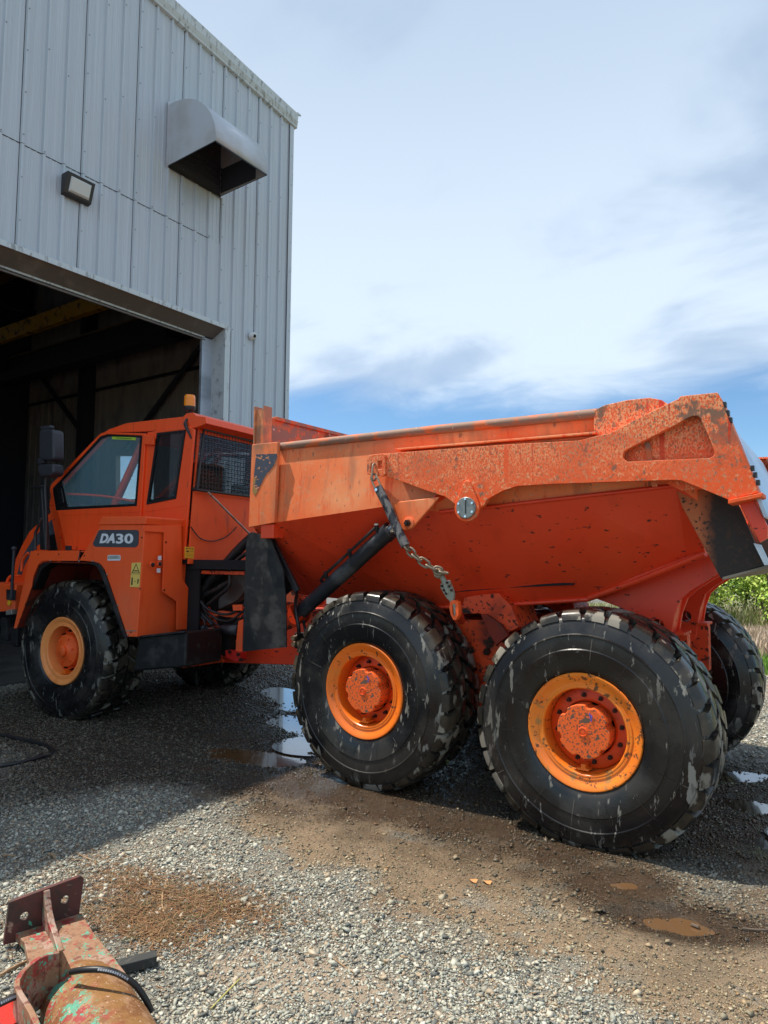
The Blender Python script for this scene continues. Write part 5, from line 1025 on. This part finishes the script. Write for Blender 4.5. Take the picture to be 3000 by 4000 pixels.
# crushed stone
def scatter(n, dmin, dmax, spread=.64, power=1.0, lat=(-1, 1)):
    d = dmin*(dmax/dmin)**NR.rand(n)**power; a = NR.uniform(lat[0]*spread, lat[1]*spread, n)
    f = np.array([CF.x, CF.y]); f = f/np.linalg.norm(f); r_ = np.array([f[1], -f[0]])
    return 3.112+f[0]*d+r_[0]*a*d, -5.66+f[1]*d+r_[1]*a*d, d
CUBE = np.array([(1.3, 0, 0), (0, 1.3, 0), (-1.3, 0, 0), (0, -1.3, 0), (.3, .2, 1.1), (-.2, .1, -1.1)], float)
CF_ = np.array([(0, 1, 4), (1, 2, 4), (2, 3, 4), (3, 0, 4), (1, 0, 5), (2, 1, 5), (3, 2, 5), (0, 3, 5)])
def stones(name, x, y, s, m, sink=.25, flat=.6, parent=None):
    n = len(x); v = CUBE[None]*np.array([1, 1, 1]); v = v*(1-.25*NR.rand(n, 6, 1))+NR.uniform(-.42, .42, (n, 6, 3))
    v = v*np.stack([s*NR.uniform(.7, 1.35, n), s*NR.uniform(.6, 1.1, n), s*flat*NR.uniform(.6, 1.2, n)], -1)[:, None]*.5
    al, be, ga = NR.uniform(0, 6.28, n), NR.normal(0, .35, n), NR.normal(0, .35, n)
    def rot(v, a, i, j):
        c, s_ = np.cos(a)[:, None], np.sin(a)[:, None]; vi, vj = v[..., i].copy(), v[..., j].copy(); v[..., i] = c*vi-s_*vj; v[..., j] = s_*vi+c*vj
    rot(v, be, 0, 2); rot(v, ga, 1, 2); rot(v, al, 0, 1)
    v[..., 0] += x[:, None]; v[..., 1] += y[:, None]; v[..., 2] += (height(x, y)+s*flat*.5*(1-sink*2))[:, None]
    f = (CF_[None]+6*np.arange(n)[:, None, None]).reshape(-1, 3)
    o = fast_mesh(name, v.reshape(-1, 3), f, m, parent); mk = masks(x, y)
    for nm, arr in (('mud', mk[0]), ('wet_shade', mk[2])):
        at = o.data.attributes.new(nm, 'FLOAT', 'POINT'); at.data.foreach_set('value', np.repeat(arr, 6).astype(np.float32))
    return o
parts_ = [scatter(560000, 2.35, 15, power=.9), scatter(70000, 1.5, 15, lat=(1.0, 1.9)), scatter(40000, 1.5, 12, lat=(-1.6, -1.0)), scatter(50000, 1.0, 2.35)]
x, y, d = [np.concatenate([p_[i] for p_ in parts_]) for i in range(3)]
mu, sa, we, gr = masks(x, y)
cl = vnoise(x, y, 2.2, 31)*.6+vnoise(x, y, 6, 32)*.4
keep = (NR.rand(len(x)) < np.clip(1.32-.75*mu-.85*sa-.35*we, .26, 1)*np.clip(.35+1.5*(cl-.15), .2, 1)) & (gr < .3) & (x > XW+.1)
for (cx, cy, rx, ry, ro) in PUD: keep &= (blob(x, y, cx, cy, rx, ry, ro) < .75) | (NR.rand(len(x)) < .04)
x, y, d = x[keep], y[keep], d[keep]
s = np.clip(NR.lognormal(math.log(.0104), .46, len(x)), .004, .040)*np.clip(.75+.07*d, .9, 1.5)*np.where(NR.rand(len(x)) < masks(x, y)[0]*.9, .55, 1.)
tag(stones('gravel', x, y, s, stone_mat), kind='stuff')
# a few larger stones that can be told apart
lab = [('pale angular stone lying on brown mud by the rear tyre', 1.30, -2.45, .055), ('dark damp stone at the mud edge left of the rear tyre', 1.12, -1.98, .05), ('light grey stone in the gravel near the bottom right', 2.35, -3.0, .05), ('brown round stone among gravel in the foreground', 1.42, -2.92, .04), ('blue grey stone on the sandy patch', 1.22, -3.25, .045)]
for l, a, b, sz in lab:
    o = stones('loose_stone', np.array([a]), np.array([b]), np.array([sz]), stone_mat); tag(o, l, 'stone', 'larger stones on the yard')
    reorigin(o, (a, b, float(height(np.array([a]), np.array([b]))[0])))
# pine needles and straw litter
def strands(name, x, y, L, wd, m, lift=.012, tilt=.25, base=None):
    n = len(x); a = NR.uniform(0, 6.28, n); c = NR.normal(0, .8, n); z0 = height(x, y)+NR.rand(n)*lift+.004; V = np.zeros((n, 6, 3))
    for k in range(3):
        t = (k-1)*.5; aa = a+c*t; px, py = x+np.cos(a)*L*t-np.sin(a)*c*L*t*t, y+np.sin(a)*L*t+np.cos(a)*c*L*t*t
        nx_, ny_ = -np.sin(aa)*wd, np.cos(aa)*wd; z = z0+t*L*NR.normal(0, tilt, n)*.4
        V[:, 2*k] = np.stack([px+nx_, py+ny_, z], -1); V[:, 2*k+1] = np.stack([px-nx_, py-ny_, z+wd*.4], -1)
    f = np.array([(0, 1, 3, 2), (2, 3, 5, 4)])[None]+6*np.arange(n)[:, None, None]
    return fast_mesh(name, V.reshape(-1, 3), f.reshape(-1, 4), m)
cl_ = [(.20, -3.35, .34, .24, 2000), (.30, -3.52, .22, .10, 1700), (.42, -3.25, .20, .10, 900), (-.05, -3.30, .30, .12, 900), (.55, -3.15, .28, .15, 700), (.05, -3.75, .25, .2, 500), (-.6, -3.35, .5, .25, 500), (1.2, -2.9, .8, .4, 260)]
xs = np.concatenate([NR.normal(a, r1*.7, n) for a, b, r1, r2, n in cl_]); ys = np.concatenate([NR.normal(b, r2*.7, n) for a, b, r1, r2, n in cl_])
tag(strands('pine_needles', xs, ys, NR.uniform(.02, .075, len(xs)), NR.uniform(.0008, .0019, len(xs)), needle_mat), kind='stuff')
def ground_pt(x, y, dz=0.): return Vector((x, y, float(height(np.array([x]), np.array([y]))[0])+dz))
def stick(name, pts, r, m, label, cat, group=None):
    P = [ground_pt(a, b, r+.006) for a, b in pts]; o = tube(name, P, r, m, None, n=7, k=3); c_ = sum(P, Vector())/len(P); reorigin(o, c_); return tag(o, label, cat, group)
stick('twig', [(0.093,-3.265),(0.210,-3.360),(0.279,-3.403)], .0045, twig_mat, 'pale forked twig standing out on the brown needle pile', 'twig', 'twigs on the gravel')
stick('twig', [(0.174,-3.290),(0.255,-3.259),(0.348,-3.206)], .004, twig_mat, 'long brown twig lying across the far side of the needle pile', 'twig', 'twigs on the gravel')
stick('twig', [(-0.992,-3.539),(-0.952,-3.519),(-0.916,-3.506)], .005, twig_mat, 'short tan wood chip at the left edge near the shadow', 'twig', 'twigs on the gravel')
stick('twig', [(-0.793,-3.380),(-0.752,-3.380),(-0.700,-3.396)], .006, twig_mat, 'curved tan bark piece above the rusty bracket', 'twig', 'twigs on the gravel')
stick('twig', [(-0.689,-3.272),(-0.615,-3.282),(-0.521,-3.277)], .0035, twig_mat, 'thin reddish twig between the bracket and the shadow edge', 'twig', 'twigs on the gravel')
stick('twig', [(0.166,-4.128),(0.151,-4.057),(0.147,-3.992)], .007, twig_mat, 'thick bamboo like stick behind the rusty bracket', 'twig', 'twigs on the gravel')
stick('twig', [(2.413,-1.946),(2.449,-1.956)], .008, bark, 'small dark twig lying on the orange mud at the right', 'twig', 'twigs on the gravel')
stick('twig', [(2.627,-1.864),(2.690,-1.842),(2.741,-1.814)], .005, bark, 'long dark twig at the right edge on the mud', 'twig', 'twigs on the gravel')
stick('grass_stalk', [(1.022,-3.760),(1.000,-3.666),(0.977,-3.568)], .0028, straw_mat, 'single yellow green grass stalk on the sandy patch', 'grass stalk')
stick('straw', [(1.190,-3.220),(1.276,-3.239),(1.346,-3.256)], .002, twig_mat, 'thin dry straw on the gravel left of centre', 'straw')
for (l, a, b) in (('orange dry leaf on brown mud, left one of the pair', 1.345, -2.18), ('orange dry leaf on brown mud, right one of the pair', 1.42, -2.16)):
    V = [(a+.028*math.cos(t)*(1 if i % 2 else .8), b+.016*math.sin(t), float(height(np.array([a]), np.array([b]))[0])+.012+.006*math.sin(2*t)) for i, t in enumerate([k*math.pi/5 for k in range(10)])]
    o = raw('dry_leaf', V, [list(range(10))], mat('orange dry leaf', (.62, .28, .10), rough=.7) if 'orange dry leaf' not in MATS else MATS['orange dry leaf']); sdm = o.modifiers.new('t', 'SOLIDIFY'); sdm.thickness = .001; reorigin(o, (a, b, V[0][2])); tag(o, l, 'leaf', 'dry leaves on the mud')
# air hose on the ground at the left edge
hp_ = [(-4.079,-2.328),(-3.723,-2.211),(-3.413,-2.180),(-3.099,-2.158),(-2.897,-2.178),(-2.754,-2.234),(-2.672,-2.319),(-2.654,-2.490),(-2.669,-2.633),(-2.730,-2.720),(-2.878,-2.871)]
P = [ground_pt(a, b, .020) for a, b in hp_]; o = tube('rubber_hose', P, .016, hose_mat, None, n=10, k=5); reorigin(o, P[4]); tag(o, 'black rubber hose looped on the shaded gravel at left edge', 'hose')

# ============================================================ RUSTY COUPLER IN THE FOREGROUND
CM = Matrix.Translation((.02, -3.86, 0)) @ Matrix.Rotation(math.atan2(-.276, .961), 4, 'Z')
cp_ = tag(empty('steel_bracket', (.02, -3.86, 0)), 'rusty steel bracket with two bolt holes and flaking red and green paint', 'steel bracket')
CI = Matrix.Translation((-.02, 3.86, 0))
def cin(o): o.parent = cp_; o.matrix_parent_inverse = CI; return o
def circ2(cx, cy, r, n=18): return [(cx+r*math.cos(2*math.pi*i/n), cy+r*math.sin(2*math.pi*i/n)) for i in range(n)]
end_shade_mat = mat('shade darkened red plate paint', (.10, .03, .025), [((.05, .028, .022), dict(s=9, lo=.42, hi=.6)), ((.17, .02, .02), dict(s=7, lo=.56, hi=.66)), ((.34, .21, .15), dict(s=11, lo=.62, hi=.68)), ((.07, .34, .22), dict(s=16, lo=.68, hi=.70))], rough=.6, bump=[(60, .002, .5)])  # red paint darkened further to paint in the plate's shaded side
cin(prism('end_plate', [(-.165, .02), (-.150, .195), (.150, .225), (.165, .21), (.150, .06), (.165, .01), (.0, 0)], -.022, 0, end_shade_mat, None, 'x', holes=[circ2(-.085, .115, .019), circ2(.085, .135, .019)], mw=CM, bv=.004))
fl_ = [(0, -.12), (.10, -.105), (.24, -.12), (.50, -.14), (.60, .17), (.42, .165), (.20, .155), (0, .16)]
cin(hexa('base_flange', [(a, b, .02-.02*a) for a, b in fl_], [(a, b, .055-.02*a) for a, b in fl_], rust_paint, None, CM, bv=.004))
cin(prism('centre_web', [(0, .03), (0, .205), (.015, .21), (.035, .175), (.07, .135), (.12, .105), (.19, .085), (.27, .055), (.27, .03)], -.012, .014, rust_paint, None, 'y', mw=CM, bv=.004))
# bent upstand plate
path = [(v[0], v[1]) for v in [(0.534,-4.095),(0.518,-4.129),(0.517,-4.168),(0.529,-4.206),(0.550,-4.244),(0.587,-4.284),(0.621,-4.303),(0.669,-4.317),(0.733,-4.331),(0.794,-4.345),(0.863,-4.365),(0.938,-4.392),(1.011,-4.423)]]
V, F = [], []; zt = [.205, .208, .21, .21, .21, .21, .21, .21, .21, .21, .21, .21, .21]
for i, (a, b) in enumerate(path):
    p0, p1 = Vector(path[max(i-1, 0)]), Vector(path[min(i+1, len(path)-1)]); t = (p1-p0).normalized(); nn = Vector((-t.y, t.x))*.0095
    for sgn in (-1, 1):
        for z in (.02, zt[i]): V.append((a+nn.x*sgn, b+nn.y*sgn, z))
for i in range(len(path)-1):
    A_, B_ = 4*i, 4*i+4
    F += [[A_, B_, B_+1, A_+1], [A_+2, A_+3, B_+3, B_+2], [A_+1, B_+1, B_+3, A_+3], [A_, A_+2, B_+2, B_]]
F += [[0, 1, 3, 2], [4*len(path)-4, 4*len(path)-2, 4*len(path)-1, 4*len(path)-3]]
o = fixn(raw('bent_upstand', V, F, rust_paint, None)); bevel(o, .003); cin(o)
a_ = [(0.534,-4.095)][0]; b_ = [(0.510,-4.019)][0]
cin(hexa('upstand_end', [(a_[0]-.01, a_[1], .03), (b_[0]+.0, b_[1]-.02, .03), (b_[0]+.012, b_[1], .03), (a_[0]+.004, a_[1]+.012, .03)], [(a_[0]-.01, a_[1], .205), (b_[0], b_[1]-.02, .075), (b_[0]+.012, b_[1], .075), (a_[0]+.004, a_[1]+.012, .205)], rust_paint, None, None, .003))
# rounded ochre body
V, F = [], []; K = 20
prof = [(.40, .02), (.402, .045), (.42, .08), (.44, .098), (.47, .115), (.50, .128), (.54, .137), (.58, .144), (.62, .150), (.67, .155), (.72, .158), (.78, .161), (.85, .165), (1.0, .167), (1.3, .17)]
for (s_, r_) in prof:
    for k in range(K+1):
        t = math.pi*k/K; V.append((s_, .030-.05*s_-math.cos(t)*r_*1.05, .01+math.sin(t)*r_*.72))
for i_, v_ in enumerate(V): V[i_] = (v_[0], v_[1], v_[2]+(R.random()-.5)*.005)
for i in range(len(prof)-1):
    for k in range(K): A_ = i*(K+1)+k; F.append([A_, A_+1, A_+K+2, A_+K+1])
F.append(list(range(K+1))); o = fixn(raw('rounded_body', V, F, rust_body, None, CM)); smooth(o, 60); cin(o)
# hydraulic hose over the bracket, with its white print
hpz = [([(0.623,-4.098)][0], .16), ([(0.690,-4.086)][0], .185), ([(0.752,-4.053)][0], .19), ([(0.796,-4.013)][0], .17), ([(0.830,-3.965)][0], .12), ([(0.858,-3.935)][0], .06), ([(0.870,-3.918)][0], .015)]
P = [Vector((a[0], a[1], z)) for a, z in hpz]
ho = tube('hydraulic_hose', P, .0115, hose_mat, None, n=12, k=6); reorigin(ho, P[3]); tag(ho, 'black hydraulic hose with white print arching over the rusty bracket', 'hose')
def ring_print(parent_obj, P, i0, i1, r):
    C_ = catmull(P, 10)[i0:i1]; V, F = [], []
    for i in range(0, len(C_)-1):
        a, b = C_[i], C_[i+1]; d_ = (b-a).normalized(); view = (Vector((3.1, -5.66, 1.73))-a).normalized(); up_ = d_.cross(view).normalized(); nn = up_.cross(d_)*(1 if up_.cross(d_).dot(view) > 0 else -1)
        for q_ in range(3):
            if (i*3+q_) % 4 == 3: continue
            u0, u1 = (q_+.15)/3, (q_+.7)/3; n0 = len(V)
            for (u, w_) in ((u0, -.0035), (u1, -.0035), (u1, .004), (u0, .004)): V.append(a.lerp(b, u)+up_*w_+nn*(r+.0008))
            F.append([n0, n0+1, n0+2, n0+3])
    o = raw('hose_print', V, F, decal_white, None); o.parent = parent_obj; o.matrix_parent_inverse = Matrix.Translation(-parent_obj.location); return tag(o, kind='stuff')
ring_print(ho, P, 18, 36, .0115)
P2 = [Vector((*p, z)) for p, z in zip([(0.651,-4.426),(0.655,-4.370),(0.645,-4.321),(0.629,-4.276)], (.20, .20, .19, .16))]
h2 = tube('hydraulic_hose', P2, .012, hose_mat, None, n=12, k=5); reorigin(h2, P2[1]); tag(h2, 'short black hose with white print at the bottom left corner beside red steel', 'hose')
ring_print(h2, P2, 8, 20, .012)
rp = [(0.535,-4.384),(0.523,-4.326),(0.526,-4.264),(0.642,-4.309),(0.758,-4.366),(0.703,-4.463)]
o = prism('steel_part', rp, .0, .12, red_paint, None, 'z', bv=.01); reorigin(o, (rp[2][0], rp[2][1], 0)); tag(o, 'bright red painted steel part cut by the bottom left corner', 'steel part')
rb = [(0.560,-3.850),(0.632,-3.713),(0.587,-3.686),(0.513,-3.823)]
o = hexa('rubber_block', [(a, b, .004) for a, b in rb], [(a, b, .045) for a, b in rb], block_mat, bv=.004); reorigin(o, (rb[0][0], rb[0][1], 0)); tag(o, 'weathered black rubber bar lying on gravel beside the bracket', 'rubber bar')

# ============================================================ FAR SIDE: verge, reeds, trees
def blades(name, x, y, h, wd, m, lean=.25):
    n = len(x); a = NR.uniform(0, 6.28, n); lx, ly = NR.normal(0, lean, n)*h, NR.normal(0, lean, n)*h; V = np.zeros((n, 5, 3)); z0 = np.zeros(n)-.02
    cx_, cy_ = np.cos(a)*wd, np.sin(a)*wd
    V[:, 0] = np.stack([x-cx_, y-cy_, z0], -1); V[:, 1] = np.stack([x+cx_, y+cy_, z0], -1)
    V[:, 2] = np.stack([x+cx_*.7+lx*.4, y+cy_*.7+ly*.4, h*.6], -1); V[:, 3] = np.stack([x-cx_*.7+lx*.4, y-cy_*.7+ly*.4, h*.6], -1); V[:, 4] = np.stack([x+lx, y+ly, h], -1)
    me = bpy.data.meshes.new(name); q4 = (np.array([0, 1, 2, 3])[None]+5*np.arange(n)[:, None]); q3 = (np.array([3, 2, 4])[None]+5*np.arange(n)[:, None])
    me.vertices.add(n*5); me.vertices.foreach_set('co', V.astype(np.float32).ravel()); me.loops.add(n*7); me.loops.foreach_set('vertex_index', np.concatenate([q4.ravel(), q3.ravel()]).astype(np.int32))
    me.polygons.add(2*n); me.polygons.foreach_set('loop_start', np.concatenate([np.arange(n)*4, n*4+np.arange(n)*3]).astype(np.int32)); me.polygons.foreach_set('loop_total', np.concatenate([np.full(n, 4), np.full(n, 3)]).astype(np.int32))
    me.update(calc_edges=True); me.validate(); return link(name, me, m)
n = 26000; x = NR.uniform(-5, 12, n); y = NR.uniform(6.35, 8.4, n)+(NR.rand(n)-.5)*.4
tag(blades('verge_grass', x, y, NR.uniform(.05, .16, n), NR.uniform(.006, .012, n), grass_mat), kind='stuff')
n = 30000; x = NR.uniform(-6, 14, n); y = NR.uniform(8.2, 14.6, n)
tag(blades('dry_reeds', x, y, NR.uniform(.08, .30, n)*(.7+.6*vnoise(x, y, .7, 41)), NR.uniform(.006, .013, n), reed_mat, .3), kind='stuff')
n = 16000; x = NR.uniform(-8, 18, n); y = NR.uniform(14.2, 17.5, n)
tag(blades('tall_undergrowth', x, y, NR.uniform(.2, .62, n)*(.5+vnoise(x, y, .5, 42)), NR.uniform(.008, .018, n), mat('mixed undergrowth', (.2, .25, .05), rough=.7, island=[(.12, .20, .03), (.24, .34, .05), (.42, .36, .20), (.50, .42, .28), (.16, .26, .04)]), .3), kind='stuff')
tag(fast_mesh('meadow', np.array([(-40, 6.2, -.05), (60, 6.2, -.05), (60, 200, -.0), (-40, 200, -.0)], float), np.array([[0, 1, 2, 3]]), mat('meadow soil', (.16, .15, .06), [((.30, .24, .15), dict(s=.8, lo=.4, hi=.6))], rough=.9)), kind='structure')
def tree(x, y, h, wd, m, label, stems=3, n=2600, seed=0, cat='tree', group='trees beyond the yard', low=.12):
    r = random.Random(seed); rr = np.random.RandomState(seed+5)
    root = tag(empty('tree', (x, y, -.03)), label, cat, group)
    V, F, tips = [], [], []
    for s_ in range(stems):
        a = r.uniform(0, 6.28); bx_, by_ = r.uniform(-.15, .15)*wd, r.uniform(-.15, .15)*wd; tx, ty = bx_+math.cos(a)*wd*.28, by_+math.sin(a)*wd*.28; hh = h*r.uniform(.75, .95)
        P = [Vector((bx_, by_, 0)), Vector((bx_*.7+tx*.3+r.uniform(-.08, .08), by_*.7+ty*.3, hh*.35)), Vector((bx_*.4+tx*.6, by_*.4+ty*.6+r.uniform(-.1, .1), hh*.7)), Vector((tx, ty, hh))]
        Q = catmull(P, 4); v, f = tube_vf(Q, [(.035+.012*h/4)*(1-.85*i/(len(Q)-1)) for i in range(len(Q))], 6); b = len(V); V += v; F += [[i+b for i in q] for q in f]
        for k in range(9):
            t = r.uniform(.25, .98); i = int(t*(len(Q)-1)); p = Q[i]; a2 = r.uniform(0, 6.28); L = wd*.42*(1-.5*t)*r.uniform(.6, 1.1)
            e = p+Vector((math.cos(a2)*L, math.sin(a2)*L, L*r.uniform(.2, .8))); v, f = tube_vf([p, p.lerp(e, .5)+Vector((0, 0, .05)), e], [.014, .009, .004], 4); b = len(V); V += v; F += [[i_+b for i_ in q] for q in f]; tips += [e, p.lerp(e, .6)]
        tips.append(Q[-1])
    tr = raw('trunk', V, F, bark, root); 
    tp_ = np.array([tuple(t) for t in tips]); c = tp_[rr.randint(0, len(tp_), n)]+rr.normal(0, 1, (n, 3))*np.array([wd*.10, wd*.10, h*.055]); c[:, 2] = np.maximum(c[:, 2], h*low)
    sz = rr.uniform(.03, .07, n)
    u = rr.normal(0, 1, (n, 3)); u /= np.linalg.norm(u, axis=1)[:, None]; w_ = np.cross(u, rr.normal(0, 1, (n, 3))); w_ /= np.linalg.norm(w_, axis=1)[:, None]
    q = np.stack([c-u*sz[:, None], c+w_*sz[:, None]*.6, c+u*sz[:, None], c-w_*sz[:, None]*.6], 1).reshape(-1, 3)
    fast_mesh('crown', q, np.arange(4*n).reshape(-1, 4), m, root)
    return root
spots = [(-2.2, 17.5, 3.2, 2.2, 0), (-.6, 16.4, 2.6, 2.0, 1), (.5, 18.0, 3.6, 2.2, 0), (1.5, 15.9, 2.3, 1.6, 2), (2.3, 17.2, 3.0, 2.0, 0), (3.3, 18.6, 3.9, 2.4, 1), (4.3, 16.5, 2.6, 2.0, 0), (5.6, 18.2, 3.6, 2.4, 2), (7.2, 17.0, 3.2, 2.4, 0), (9.2, 18.4, 4.0, 2.8, 1), (11.5, 17.2, 3.6, 2.6, 0), (.0, 14.6, 1.5, 1.5, 2), (1.9, 14.3, 1.4, 1.5, 0), (3.3, 14.8, 1.6, 1.6, 1)]
where = ['behind the truck chassis', 'seen through the gap above the rear tyre', 'rising behind the far rear tyre', 'low beside the far rear tyre', 'just right of the truck tail', 'tall behind the tail of the truck', 'at the right picture edge', 'outside right edge behind reeds', 'right of the picture, third from the truck', 'far right, tallest of the row', 'last of the row on the right', 'short and nearest behind the far tyre', 'short at the foot of the row by the dry reeds', 'short at the right edge by the dry reeds']
kinds = ['bright green young alder', 'dark green leafy tree', 'yellow green bushy willow']
for i, (x_, y_, h_, w_, k_) in enumerate(spots):
    tree(x_, y_, h_, w_, LEAF[k_], kinds[k_]+' '+where[i], 4 if h_ > 2 else 5, int(2300*h_*w_/3), i, 'tree' if h_ > 2 else 'shrub', 'trees beyond the yard' if h_ > 2 else 'shrubs at the foot of the trees', low=.10 if h_ > 2 else .05)
